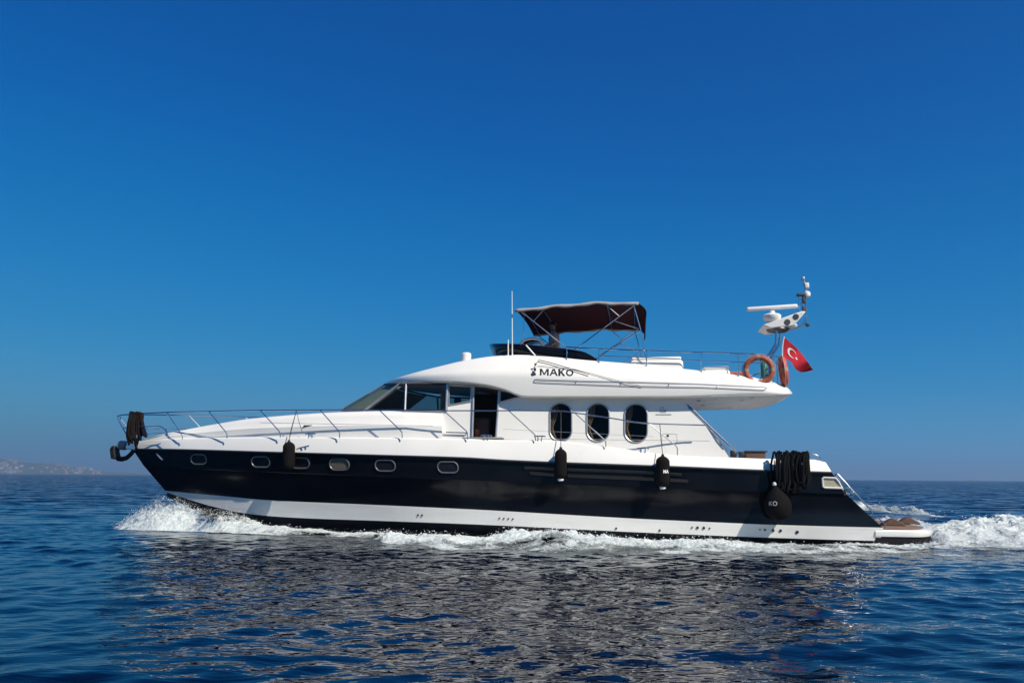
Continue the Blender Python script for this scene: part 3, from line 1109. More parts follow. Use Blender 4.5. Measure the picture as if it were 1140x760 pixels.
# ---- flybridge moulding
low = [(429, 427), (440, 426.6), (480, 425.3), (504, 425.4), (539, 428.5), (563, 434.5), (575, 439.5), (584, 441.6), (620, 442), (740, 442), (842, 439.3), (870, 439.2), (882, 438.6)]
crs = [(428.8, 426.2), (440, 423), (480, 417.5), (540, 415.5), (600, 417.5), (700, 423.5), (800, 430.2), (860, 434.3), (882, 437.6)]
top = [(428.5, 425.8), (440, 421.3), (453, 416.8), (480, 409.5), (514, 401.7), (551, 396.2), (575, 395), (594, 395.5), (662, 401), (700, 404), (761, 410), (814, 416), (851, 422), (870, 427.6), (878, 432), (882, 436.8)]
def se(px, a, L, full, e=2.4):
    t = min(1, max(0, (px - a) / L))
    return full * (1 - (1 - t) ** e) ** .5
def vfl(px):
    v = se(px, 428.5, 120, 2.36)
    if px > 845: v = 2.36 - 1.0 * (1 - math.sqrt(max(0, 1 - ((px - 845) / 37.2) ** 2.6)))
    return v
xsF = np.concatenate([429 + (560 - 429) * np.linspace(0, 1, 34) ** 1.7, np.linspace(564, 586, 6), np.linspace(588, 604, 7), np.linspace(612, 840, 30), 882 - 42 * np.linspace(1, 0, 18)[1:] ** 2])
zfly = 4.42
rowsF = []
XFRONT = None
for px in xsF:
    yl = cubic([p[0] for p in low], [p[1] for p in low], [px])[0]
    yc = cubic([p[0] for p in crs], [p[1] for p in crs], [px])[0]
    yt = cubic([p[0] for p in top], [p[1] for p in top], [px])[0]
    v = vfl(px)
    vt = max(.0, v - .30 * smooth(430, 500, px))
    a = P(px, yl, v); c = P(px, yc, v + .015 * smooth(440, 500, px)); t = P(px, yt, vt)
    a.z = min(a.z, c.z - .002); 
    h = smooth(592, 602, px)
    camber = .14 * smooth(430, 520, px) * (1 - h)
    inn = Vector((t.x, t.y + min(.16, -t.y), t.z))
    fl = Vector((t.x, inn.y, inn.z * (1 - h) + min(inn.z, zfly) * h + camber * .2))
    ce = Vector((t.x, 0, fl.z + camber))
    und = Vector((a.x, 0, a.z + .02))
    und2 = Vector((a.x, a.y + min(.12, -a.y), a.z - .012))
    rowsF.append(round_section([und, und2, a, c, t, inn, fl, ce], [0, .02, .05, .12, .16, .06, .02, 0], 4))
fly = MB().grid(rowsF)
FLYTREE = BVHTree.FromPolygons(fly.v, fly.f)
both(fly)
lr = rowsF[-1]; n_ = len(lr)
v = lr + [Vector((p.x, -p.y, p.z)) for p in lr]
fly.add(v, [(i, i + 1, n_ + i + 1, n_ + i) for i in range(n_ - 1)])
fly.build('flybridge', WHITE, yacht, angle=45)
def F(px, py, off=0): return hit(FLYTREE, px, py, off)[0]
# rails along the flybridge side
def gpoly(pts, r, name, m, mirror=True, off=.02, seg=8):
    out = []
    for i in range(len(pts) - 1):
        for k in range(seg):
            t = k / seg
            out.append(F(pts[i][0] * (1 - t) + pts[i + 1][0] * t, pts[i][1] * (1 - t) + pts[i + 1][1] * t, off))
    out.append(F(*pts[-1], off))
    mb = MB().tube(out, r, 6)
    if mirror: both(mb)
    return mb.build(name, m, yacht)
gpoly([(595, 422.5), (594.5, 424.3), (597, 425.2), (640, 427), (700, 429.3), (780, 431), (850, 434), (853, 433), (854, 431.8), (850, 431.2), (780, 427.5), (700, 425), (640, 423.5), (597, 422), (595, 422.5)], .009, 'side_grab_rail', ALU)
for px in (642, 692, 745, 799):
    gpoly([(px, 423.6 + (px - 640) * .036), (px - 1.2, 426.6 + (px - 640) * .036)], .011, 'rail_bracket', ALU, seg=2)
gpoly([(595.5, 409.5), (600, 401.8), (612, 404.5), (656, 417.6)], .013, 'dark_side_line', DGREY, mirror=False, off=.05)  # dark bent tube laid along the flybridge side
gpoly([(598.5, 407.5), (640, 411.5), (694, 425.6), (715, 430)], .008, 'thin_side_line', GREYRUB, mirror=False, off=.03)  # thin grey tube sloping down the flybridge side
# small ornament by the name
p = F(594.0, 416.5, .01)
MB().rbox(p, (.13, .02, .09), r=.008, ax=Matrix.Rotation(rad(-20), 3, 'Y')).rbox(p + Vector((.04, -.005, .13)), (.07, .02, .09), r=.008).rbox(p + Vector((.05, -.005, .28)), (.05, .03, .06), r=.008).build('name_ornament', DGREY, yacht)
# underside lights
for px, py, vv in ((778, 444.2, 1.2), (826, 443.4, 1.2), (837, 441.2, 1.8), (783, 449.5, -.3), (812, 452.5, -1.2)):
    p = P(px, py, vv); zz = P(800, 440.2, 2.36).z
    MB().lathe((p.x, p.y, zz - .03), (0, 0, -1), [(0, .07), (.012, .07), (.014, .05)], 12).build('deck_downlight', ALU, yacht)

# smoked flybridge windscreen
scr_top = [(545.5, 384), (549, 383), (565, 382.8), (582, 383.4), (612, 386), (646, 391), (658, 395.5), (664, 399.5)]
scr_bot = [(551, 396.5), (556, 396.5), (575, 396), (594, 396.5), (620, 398.5), (646, 400.8), (660, 402), (665, 402.4)]
vsc_t = [0, .8, 1.55, 1.85, 2.0, 2.02, 2.02, 2.02]; vsc_b = [0, .8, 1.5, 1.85, 2.0, 2.02, 2.02, 2.02]
r1 = []; r2 = []
for k in range(50):
    s = 7 * (k / 49)
    f = lambda A: float(cubic(range(8), A, [s])[0])
    r1.append(P(f([q[0] for q in scr_top]), f([q[1] for q in scr_top]), f(vsc_t)))
    r2.append(P(f([q[0] for q in scr_bot]), f([q[1] for q in scr_bot]) + 2, f(vsc_b)))
m = MB().grid([r1, lerpc(r1, r2, .5), r2]); both(m)
fs_ = m.build('flybridge_screen', SMOKED, yacht, solid=.02)
both(MB().tube(r1, .016, 6)).build('screen_rim', DGREY, yacht)
m = MB().tube([P(585.5, 384.2, 1.92), P(596, 396, 1.92)], .028); both(m); m.build('screen_strut', ALU, yacht)
# helm console with its dark hood
c = P(594, 386, .9)
hood = []
for k in range(13):
    a = math.pi * k / 12
    hood.append([Vector((P(594, 380, .9).x - .36 * math.cos(a) * 1.0, y, P(594, 386.5, .9).z - .02 + .22 * math.sin(a))) for y in (-1.3, -.9, -.4)])
MB().grid(hood).build('helm_hood', SMOKED, yacht, solid=.02)
MB().tube([r[0] for r in hood], .035, 8).build('hood_sunlit_edge', WHITE, yacht)  # white tube puts the hood's sunlit edge into the colour
MB().rbox((c.x, -.85, zfly + .35), (.6, .85, .75), r=.06).build('helm_console', DARKRUB, yacht)
whl = Vector((c.x + .42, -.85, zfly + .98))
MB().tube([whl + Vector((.05 * math.cos(a), .2 * math.sin(a), .2 * math.cos(a))) for a in [2 * math.pi * k / 20 for k in range(20)]], .016, 6, closed=True).tube([whl, whl + Vector((-.15, 0, -.03))], .02).tube([whl + Vector((0, -.19, 0)), whl + Vector((0, .19, 0))], .012).build('steering_wheel', STEEL, yacht)
# antennas, dome light
m = MB().tube([P(570.3, 400.5, 1.95), P(570.3, 393, 1.95), P(570.0, 324, 1.95)], [.024, .02, .012], 8); m.rbox(P(570.5, 398.5, 1.97), (.12, .1, .14), r=.02); m.build('whip_antenna', RADW, yacht)
m = MB().tube([P(565.7, 400.5, 2.0), P(565.7, 378, 2.0)], [.022, .018], 8); m.rbox(P(565.9, 399.2, 2.0), (.1, .1, .12), r=.02); m.build('short_antenna', RADW, yacht)
MB().tube([P(582, 386, 1.5), P(583.5, 351, 1.9)], .007, 6).build('flag_halyard', ROPE_W, yacht)
d0 = P(519, 402.6, 1.4); 
MB().lathe(d0 + Vector((0, 0, -.05)), (0, 0, 1), [(0, .15), (.2, .145), (.26, .15), (.29, .145), (.32, .11), (.33, .05)], 24).build('satellite_dome', RADW, yacht)

# white lockers on the flybridge
def locker(x0, x1, yt, yb, v, depth, name='deck_locker'):
    a = P(x0, yb, v); b = P(x1, yb, v); zt_ = P((x0 + x1) / 2, yt, v).z
    zb_ = min(zfly, a.z)
    cx = (a.x + b.x) / 2
    m = MB().rbox((cx, -v + depth / 2, (zt_ + zb_) / 2 - .04), (b.x - a.x, depth, zt_ - zb_ - .08), r=.12, seg=4)
    o = m.build(name, WHITE, yacht)
    l = MB().rbox((cx, -v + depth / 2, zt_ - .06), ((b.x - a.x) * .93, depth * .95, .10), r=.045, seg=4).build('lid', WHITE, sub(o, R0_))
locker(701, 761, 396.3, 408, 1.9, 1.7, 'sunbathing_pad')
locker(782, 813.5, 407, 415, 1.9, .9)
a = P(821, 415, 1.8)
MB().rbox((a.x, -1.2, a.z - .05), (.55, 1.0, .22), r=.05).build('seat_cushion', OLDORANGE, yacht)

# flybridge guard rails
def vrail(px): return min(2.1, vfl(px) - .18)
def polyrail(pts, r, name, parent=yacht, m=STEEL, vf=vrail, n=6):
    out = []
    for i in range(len(pts) - 1):
        for k in range(n):
            t = k / n
            x = pts[i][0] * (1 - t) + pts[i + 1][0] * t; y = pts[i][1] * (1 - t) + pts[i + 1][1] * t
            out.append(P(x, y, vf(x)))
    out.append(P(*pts[-1], vf(pts[-1][0])))
    return MB().tube(out, r, 8)
for far in (0, 1):
    m = polyrail([(630, 386), (664, 388), (740, 391), (780, 392), (838, 393.8), (862, 396)], .016, '')
    if far: m = m.mirrored()
    gr = m.build('flybridge_rail', STEEL, yacht)
    m = polyrail([(667, 396), (740, 398.5), (763, 400.6), (828, 403), (864, 405)], .011, '')
    if far: m = m.mirrored()
    m.build('wire', STEEL, sub(gr, R0_))
    for px, y0, y1 in ((631, 386, 399), (667, 388.3, 402.5), (720, 390.3, 406), (781, 392, 412.6), (822, 393.5, 418), (846.5, 395, 422), (861, 396, 425)):
        m = MB().tube([P(px, y0, vrail(px)), P(px, y1 + 1, vrail(px))], .014, 8)
        if far: m = m.mirrored()
        m.build('post', STEEL, sub(gr, R0_))
# stern pulpit of the flybridge
A = [P(862, 396, vrail(862)), P(868, 397.5, 1.7), P(870, 398, 1.0)]
m = MB().tube(A + [Vector((p.x, -p.y, p.z)) for p in reversed(A)], .016)
A = [P(864, 405, vrail(862)), P(870, 406, 1.7), P(872, 407, 1.0)]
m.tube(A + [Vector((p.x, -p.y, p.z)) for p in reversed(A)], .012)
for v in (1.7, .9, -.9, -1.7):
    t_ = P(868, 397.8, 1.7); m.tube([Vector((t_.x + .05, -v, t_.z)), Vector((t_.x + .05, -v, t_.z - .85))], .014)
m.build('aft_flybridge_rail', STEEL, yacht)
# ladder like bars beside the ring
m = MB()
for px in (851, 855.5):
    m.tube([P(px, 396, 2.0), P(px, 425, 2.0)], .013)
for py in (402, 410, 418):
    m.tube([P(851, py, 2.0), P(863, py + 2, 2.0)], .010)
m.build('rail_ladder', STEEL, yacht)
g = P(850.5, 411, 1.6)
MB().lathe(g + Vector((0, 0, -.25)), (0, 0, 1), [(0, .08), (.02, .095), (.4, .095), (.46, .05), (.5, .03)], 14).build('gas_canister', GREEN, yacht)

# ---- bimini
VB = 2.05
xf, xaft = P(573.5, 345, VB).x, P(710, 337, VB).x
zed = curve([(573.5, 344.8), (582, 343.4), (605, 341), (627, 339), (664, 336.2), (690, 336), (707, 336.8), (711, 337)], 40)
rowsB = []
NJ = 24
for px, py in zed:
    e = P(px, py, VB)
    r = []
    for j in range(NJ + 1):
        v = VB - 2 * VB * j / NJ
        cam_ = .10 * (1 - (v / VB) ** 2)
        sag = .035 * math.sin((px - 573) / 137 * math.pi * 3) ** 2
        r.append(Vector((e.x, -v, e.z + cam_ - sag)))
    rowsB.append(r)
sh = Thing('bimini_dummy', (0, 0, 0), 'x', 'x'); bpy.data.objects.remove(sh.o)
can = MB().grid(rowsB)
canopy = can.build('sunshade_canopy', CANVAS, yacht, solid=.02)
# grey binding along near edge, hanging side valance and sloping aft flap
for far in (0, 1):
    r_a = [r[0] + Vector((0, -.012, .02)) for r in rowsB]; 
    r_b = [p + Vector((0, .0, -.09 - .015 * math.sin(i * .9))) for i, p in enumerate(r_a)]
    m = MB().grid([r_a, r_b])
    if far: m = m.mirrored()
    m.build('canopy_edge_binding', CANVASG, sub(canopy, R0_), solid=.015)
last = rowsB[-1]
flap = []
for k in range(6):
    t = k / 5
    flap.append([p + Vector((.22 * math.sin(t * 2.2), 0, -.02 - .40 * t ** 1.2 + .02 * math.sin(p.y * 7) * t)) for p in last])
MB().grid(flap).build('aft_flap', CANVAS, sub(canopy, R0_), solid=.012)
# bimini frame
seg = lambda a, b, va=2.0, vb=2.0: (P(a[0], a[1], va), P(b[0], b[1], vb))
for far in (0, 1):
    for a, b, r in (((581, 347.5), (634, 389.5), .016), ((706, 339.5), (638, 390.5), .016), ((705.5, 339.5), (713, 366), .016), ((713, 366), (720.5, 405), .016), ((676.5, 341), (689.6, 352), .013), ((604, 346), (593.7, 357.6), .013),
                    ((684, 357), (711, 366), .012), ((713, 368), (667, 396), .013)):
        p, q = seg(a, b)
        m = MB().tube([p, q], r, 8)
        if far: m = m.mirrored()
        m.build('canopy_pole', STEEL, yacht)
for px, py in ((582, 345), (604, 343), (676, 338.5), (706, 339)):
    e = P(px, py, VB)
    m = MB().tube([Vector((e.x, -v, e.z + .10 * (1 - (v / VB) ** 2) - .045)) for v in np.linspace(VB - .03, -VB + .03, 17)], .016, 8)
    m.build('canopy_bow', STEEL, yacht)

# ---- radar mast
RV = .9
T0 = []
for v, o in ((.35, 3.2), (1.0, -.6)):
    m = MB().tube([P(853 + o, 404, v), P(856 + o, 396, v), P(863.4 + o, 384.5, v), P(864.8 + o, 380, v), P(865 + o, 364, v)], .035, 10)
    m.build('mast_leg', STEEL, yacht)
# platform: a tapered wing rising aft
pa = [P(849, 361, 1.3), P(857, 366.8, 1.25), P(882, 364.5, 1.2), P(897.5, 346.3, 1.35), P(889, 348, 1.35)]
zz0 = P(857, 367, RV).z
plate = MB()
poly = [(P(849, 361.5, 1.1)), P(858, 365.5, 1.1), P(884, 362.5, 1.1), P(897.5, 346.5, 1.1), P(893, 346.0, 1.1)]
plate.prism(poly, (0, 1.1, 0))
plate.build('mast_platform', RADW, yacht, bevel=.03)
for px, py in ((876.5, 358.5), (886, 352.5)):
    p = P(px, py, 1.1)
    MB().lathe(p + Vector((0, -.012, 0)), (0, 1, 0), [(0, .085), (.02, .085), (.022, .07)], 16).build('platform_hole_rim', DGREY, yacht)
MB().lathe(P(866, 367.5, .8), (0, 0, -1), [(-.06, .30), (0, .32), (.05, .26), (.07, .1)], 20).build('mast_collar', DGREY, yacht)
q = P(859.7, 357.5, .8)
MB().lathe(q + Vector((0, 0, -.04)), (0, 0, 1), [(0, .13), (.06, .22), (.14, .255), (.2, .26), (.24, .22), (.27, .10), (.34, .08)], 24).build('radar_pedestal', RADW, yacht)
a, b = P(831, 344.4, .8), P(888, 340.6, .8)
ax = (b - a).normalized(); 
Rm = Matrix((ax, Vector((0, 1, 0)), ax.cross(Vector((0, 1, 0))))).transposed()
MB().rbox((a + b) / 2, ((b - a).length, .12, .125), r=.05, seg=4, ax=Rm).build('radar_scanner', RADW, yacht)
m = MB().tube([P(866, 366.5, .7), P(884, 366.3, .7), P(891, 363.5, .7), P(896, 359, .7), P(897.3, 354, .7), P(897, 322, .7)], .026, 10)
m.tube([P(889.5, 348, .7), P(889.5, 327.5, .7)], .016).tube([P(893, 348, .7), P(893, 327.5, .7)], .012)
for y in (330, 334, 338, 342): m.tube([P(889.5, y, .7), P(897, y - .5, .7)], .010)
m.build('mast_top_frame', STEEL, yacht)
m = MB().rbox(P(891.5, 328.3, .7), (.24, .14, .07), r=.01); m.rbox(P(894.6, 333.5, .7), (.09, .1, .2), r=.02); m.rbox(P(899, 361.5, .7), (.1, .12, .1), r=.02); m.rbox(P(894.5, 345, .7), (.08, .1, .22), r=.02)
m.build('mast_bracket', DGREY, yacht)
MB().lathe(P(898.7, 331, .7), (0, 0, 1), [(0, .05), (.03, .09), (.12, .1), (.17, .07), (.19, .02)], 16).build('navigation_light', RADW, yacht)
MB().rbox(P(898, 318, .7), (.13, .12, .17), r=.03).build('horn', RADW, yacht)
m = MB().tube([P(897, 324, .7), P(895.7, 318, .7), P(894, 308.5, .7)], [.03, .026, .04], 8); m.rbox(P(894, 310.5, .7), (.1, .1, .13), r=.03); m.build('masthead_light', ALU, yacht)
m = MB().lathe(P(884, 363.8, 1.0), (0, 0, 1), [(0, .08), (.05, .1), (.09, .06)], 14); m.build('dome_aerial', RADW, yacht)

# ---- guard rails round the deck
railtop = [(130.5, 463), (136, 461.8), (144, 461), (186, 458.8), (232.6, 457.8), (290, 456.6), (376, 456.2), (494, 457), (566, 457), (622, 457.4), (640, 459.5), (675, 464.5), (720, 471), (745, 472), (786, 473.2)]
def rv(px):
    v = gw(px + 12) - .10
    if px < 165: v = min(v, .55 * math.sqrt(max(0, (px - 130.5) / 30)))
    if px > 600: v = v * (1 - smooth(700, 788, px)) + 2.46 * smooth(700, 788, px)
    return max(0, v)
for far in (0, 1):
    a = curve(railtop, 110)
    xs = 130.5 + (786 - 130.5) * np.linspace(0, 1, 110) ** 1.5
    ys = cubic([p[0] for p in railtop], [p[1] for p in railtop], xs)
    m = MB().tube([P(x, y, rv(x)) for x, y in zip(xs, ys)], .018, 8)
    if far: m = m.mirrored()
    g = m.build('guard_rail', STEEL, yacht)
    for (x0, y0), (x1, y1), yb in (((186, 458.8), (203, 484), 489), ((232.6, 457.8), (252.7, 482), 487.8), ((290, 456.6), (312, 481), 487), ((356.6, 456.5), (378, 480.5), 487.3), ((422.6, 456.6), (447.7, 480.8), 487.6),
                             ((494, 457), (520.5, 481), 489), ((566.4, 457), (596, 484.3), 490.5), ((640, 459.5), (674.5, 491), 497.5), ((722.5, 471.2), (754, 497.5), 507.3)):
        m = MB().tube([P(x0, y0, rv(x0)), P(x1 - 1.5, y1 - 1.5, rv(x1)), P(x1, y1 + 1, rv(x1)), P(x1, yb, rv(x1))], .015, 8)
        if far: m = m.mirrored()
        m.build('stanchion', STEEL, sub(g, R0_))
    # lower rails at the bow
    m = MB().tube([P(137.5, 476.2, .25), P(148, 475.4, .48), P(160, 474.8, .62), P(178, 474.2, .72), P(183, 477, .74), P(187, 484, .78)], .014, 8)
    m.tube([P(160.5, 483, .5), P(176, 482, .6), P(184, 482.2, .66)], .010, 8)
    m.tube([P(130.8, 463.6, .06), P(133, 469.5, .10), P(143.5, 488.5, .22), P(145, 492, .25)], .019, 8)
    m.tube([P(161, 474.8, .6), P(165, 486, .6)], .014)
    if far: m = m.mirrored()
    m.build('lower_rail', STEEL, sub(g, R0_))
# after-deck rails
for far in (0, 1):
    m = MB().tube([W(765, 449.5, .0), P(792, 476.5, 2.12), P(819.5, 502, 2.3), P(821, 505, 2.3), P(821.3, 510, 2.3)], .03, 8)
    m.tube([W(766, 453, .0), P(786, 473, 2.12), P(800, 489.5, 2.2), P(805, 497.5, 2.2), P(805.5, 500, 2.18)], .018, 8)
    if far: m = m.mirrored()
    m.build('side_deck_handrail', STEEL, yacht)
    m = MB().tube([P(893, 512, 2.35), P(895, 505.5, 2.35), P(900, 504, 2.35), P(909, 506.3, 2.35), P(912, 508, 2.35), P(913.5, 513, 2.35)], .02, 8)
    if far: m = m.mirrored()
    m.build('cockpit_rail', STEEL, yacht)
    m = MB().tube([P(929.5, 531, 2.3), P(930, 527.5, 2.3), P(932.5, 527.3, 2.3), P(970, 568, 2.3), P(971, 571.5, 2.3), P(969, 573, 2.3)], .02, 8)
    m.tube([P(975, 573.5, 2.3), P(985.5, 584, 2.3), P(985.5, 588, 2.3)], .015, 8)
    m.rbox(P(943, 543.5, 2.3), (.16, .08, .1), r=.02).rbox(P(948, 549, 2.3), (.12, .08, .12), r=.02)
    if far: m = m.mirrored()
    m.build('stair_rail', STEEL, yacht)
# transom steps behind the raked side (seen from aft)
for k in range(5):
    t = (k + .5) / 5
    c = P(930 + 50 * t, 527 + 58 * t, 2.0)
    MB().rbox((c.x - .30, -1.75, c.z - .12), (.42, .85, .08), r=.02).build('transom_step', WHITE, yacht)
# cockpit furniture
a = P(830, 509.5, 1.5); b = P(852.5, 509.5, 1.5); zt_ = P(840, 502, 1.5).z
MB().rbox(((a.x + b.x) / 2, -1.2, zt_ - .14), (b.x - a.x, .6, .28), r=.03).build('wicker_armchair', BROWN, yacht)
MB().rbox(P(842, 502.3, 1.5) + Vector((0, .3, .0)), (b.x - a.x + .05, .66, .04), r=.012).build('armchair_top', DARKRUB, yacht)
for px, py in ((816.5, 505.5), (825, 507)):
    MB().rbox(P(px, py, 1.9), (.16, .16, .22), r=.03).build('bollard_box', DARKRUB, yacht)
# hatch outline and emblem on the deckhouse side
m = MB().tube([W(*p, .003) for p in [(738, 482.5), (753, 482.8), (753.8, 484), (753.8, 493), (753, 494.2), (738, 494), (737, 493), (737, 483.5)]], .005, 5, closed=True)
m.build('fuel_hatch', FAINTLINE, yacht)
MB().lathe(W(743.5, 484.8, .0), (0, -1, 0), [(0, .035), (.012, .035), (.014, .02)], 10).build('hatch_lock', DGREY, yacht)
m = MB()
for k, (x0, x1, y) in enumerate([(735.5, 739, 453.2), (734.3, 736.3, 455.6), (737.3, 739.6, 455.2), (740.3, 741.6, 456), (734, 736.8, 457), (737.6, 741.8, 457.2), (734.6, 741.2, 458.6)]):
    m.prism([W(x0, y, .002), W(x1, y - .2, .002), W(x1, y + .45, .002), W(x0, y + .6, .002)], (0, -.003, 0))
x = 729.8
for w_ in (1.6, .9, 1.3, .7, 1.2, 1.5, .7, 1.4, 1.3, 1.2, 1.0, .8):
    m.prism([W(x, 460.8, .002), W(x + w_, 460.85, .002), W(x + w_, 461.9, .002), W(x, 461.85, .002)], (0, -.003, 0)); x += w_ + .35
m.build('builder_emblem', MARKG, yacht, split=False, smooth=False)

# ---- lettering
def text_mesh(txt, tree, x0, x1, y0, y1, name, m, parent, off=.004, slope=0, shear=0, bold=.0):
    cu = bpy.data.curves.new('t', 'FONT'); cu.body = txt; cu.offset = bold; cu.resolution_u = 4
    o = bpy.data.objects.new('t', cu); COL.objects.link(o)
    bpy.context.view_layer.update()
    me = bpy.data.meshes.new_from_object(o.evaluated_get(bpy.context.evaluated_depsgraph_get()))
    xs = [v.co.x for v in me.vertices]; ys = [v.co.y for v in me.vertices]
    a, b, c, d = min(xs), max(xs), min(ys), max(ys)
    mb = MB()
    vs = []
    for v in me.vertices:
        tx = (v.co.x - a) / (b - a); ty = (v.co.y - c) / (d - c)
        px = x0 + (x1 - x0) * tx + shear * ty; py = y1 + (y0 - y1) * ty + slope * tx
        vs.append(tree(px, py, off))
    mb.add(vs, [tuple(p.vertices) for p in me.polygons])
    bpy.data.objects.remove(o); bpy.data.meshes.remove(me)
    return mb.build(name, m, parent, split=False, smooth=False)
def block_letters():
    mb = MB()
    x, y0, y1 = 602.0, 410.3, 417.5
    Q = {'M': (8.0, [((.0, 1), (.0, 0), .24), ((.06, 0), (.5, .9), .20), ((.5, .9), (.94, 0), .20), ((1, 0), (1, 1), .24)]),
         'A': (7.2, [((0, 1), (.46, 0), .22), ((.54, 0), (1, 1), .22), ((.22, .66), (.78, .66), .17)]),
         'K': (5.4, [((0, 1), (0, 0), .28), ((.1, .58), (.92, 0), .24), ((.36, .42), (1, 1), .26)])}
    n = 0
    def put(pts):
        mb.prism([F(*p, .004 + n * .0006) for p in pts], (0, -.003, 0))
    for ch in 'MAK':
        w, strokes = Q[ch]
        for (a, b, t) in strokes:
            ax_, ay_, bx_, by_ = x + a[0] * w, a[1], x + b[0] * w, b[1]
            Y = lambda yy_, xx_: y0 + (y1 - y0) * yy_ + (xx_ - 600.8) * .028
            tw = t * 8.2 / 2
            if a[1] == b[1]:
                th = .11
                pts = [(ax_, Y(ay_ - th, ax_)), (bx_, Y(by_ - th, bx_)), (bx_, Y(by_ + th * .6, bx_)), (ax_, Y(ay_ + th * .6, ax_))]
            else:
                pts = [(ax_ - tw, Y(ay_, ax_)), (ax_ + tw, Y(ay_, ax_)), (bx_ + tw, Y(by_, bx_)), (bx_ - tw, Y(by_, bx_))]
            put(pts); n += 1
        x += w + 2.8
    cx_, cy_ = x + 3.2, (y0 + y1) / 2 + .9
    n_ = 24
    o = [F(cx_ + 4.2 * math.cos(2 * math.pi * k / n_), cy_ + 3.75 * math.sin(2 * math.pi * k / n_), .004) for k in range(n_ + 1)]
    i = [F(cx_ + 2.45 * math.cos(2 * math.pi * k / n_), cy_ + 2.3 * math.sin(2 * math.pi * k / n_), .004) for k in range(n_ + 1)]
    mb.grid([o, i])
    mb.build('yacht_name', MARK, yacht, split=False, smooth=False)
block_letters()

# ------------------------------------------------------------------ things carried by the yacht
def fender(px, y0, y1, r, rope_pts, label, extra=None, cap=True):
    ym = (y0 + y1) / 2
    p, nn = hit(GUNTREE, px, min(y0 + 8, 518), 0)
    q, _ = hit(HULLTREE, px, y1 - 4, 0)
    v = max(-p.y, -q.y) + r + .02
    a, b = P(px, y0, v), P(px, y1, v)
    L = a.z - b.z
    t = Thing('fender', b, label, 'fender', 'fenders hung along the hull')
    prof = [(0, .05), (.02, .10 * r / .17), (.07, r * .85), (.13, r)]
    prof += [(h, r * (1 + .015 * math.sin(h * 60))) for h in np.linspace(.18, L - .18, 8)]
    prof += [(L - .13, r), (L - .07, r * .85), (L - .02, r * .5), (L, .05)]
    body = MB().lathe(b, (a - b).normalized(), prof, 22).build('sleeve', FENDERM, t)
    MB().lathe(a + Vector((0, 0, -.01)), (0, 0, 1), [(0, .045), (.05, .04), (.07, .02)], 10).build('eye', DARKRUB, t)
    if cap: MB().lathe(b + Vector((0, 0, .02)), (0, 0, -1), [(0, .075), (.05, .08), (.075, .05)], 12).build('end_plug', MARKW, t)
    for pts in rope_pts:
        MB().tube([a + Vector((0, 0, .04))] + [P(x, y, vv) for x, y, vv in pts], .010, 6).build('lanyard', DGREY, t)
    return t, v
fender(321.7, 491.6, 523, .175, [[(324, 478, 1.95), (330, 457, rv(330))], [(325, 476, 1.95), (330, 457.2, rv(330) + .03), (333, 470, rv(330)), (336.5, 481, rv(330) - .05)]], 'dark cylindrical fender below the bow rail, hung beside the second and third portholes', cap=False)
fender(624.3, 499.6, 533, .165, [[(624.6, 480, rv(624)), (624.5, 457.5, rv(624))]], 'dark cylindrical fender hung below the first oval window')
t, v = fender(737.8, 507.6, 542, .18, [[(736, 490, rv(735)), (734.5, 471.5, rv(735))]], 'dark cylindrical fender with white letters hung aft of the oval windows')
c = P(737.8, 525, v)
def cyl_map(px, py, off):
    q = P(px, py, v)
    dx = (q.x - c.x); rr_ = .183
    dx = max(-rr_ * .98, min(rr_ * .98, dx))
    return Vector((c.x + dx, c.y - math.sqrt(rr_**2 - dx * dx) - off + .0, q.z))
text_mesh('MA', cyl_map, 738.2, 744.2, 522.6, 526.6, 'letters', MARKW, t, off=.004, bold=.02)

# ball fender
p, nn = hit(HULLTREE, 865, 560, 0)
v = -p.y + .36
c = P(865.8, 561.5, v)
t = Thing('ball_fender', c + Vector((0, 0, -.42)), 'big black teardrop ball fender hung near the stern', 'fender')
prof = [(h * .97, r * .93) for h, r in [(-.40, .05), (-.385, .14), (-.33, .24), (-.22, .325), (-.08, .36), (.05, .355), (.18, .30), (.30, .21), (.40, .12), (.46, .07), (.50, .05)]]
axb = Vector((-.10, 0, 1)).normalized()
MB().lathe(c, axb, [(h + 0, r) for h, r in prof], 32).build('ball', FENDERM, t)
MB().lathe(c + axb * .49, axb, [(0, .055), (.04, .06), (.09, .03)], 12).build('eye', RADW, t)
MB().tube([c + axb * .55, P(862, 530, v - .05), P(862, 512, 2.75)], .014, 6).build('lanyard', ROPE_B, t)
def ball_map(px, py, off):
    d = ray(px, py)
    oc = C0 - c; R = .348
    bq = oc.dot(d); cc_ = oc.dot(oc) - R * R
    disc = max(0, bq * bq - cc_)
    return C0 + d * (-bq - math.sqrt(disc)) - d * off
text_mesh('KO', ball_map, 856.2, 865.2, 557.8, 562.6, 'letters', MARKW, t, off=.01, bold=-.01)

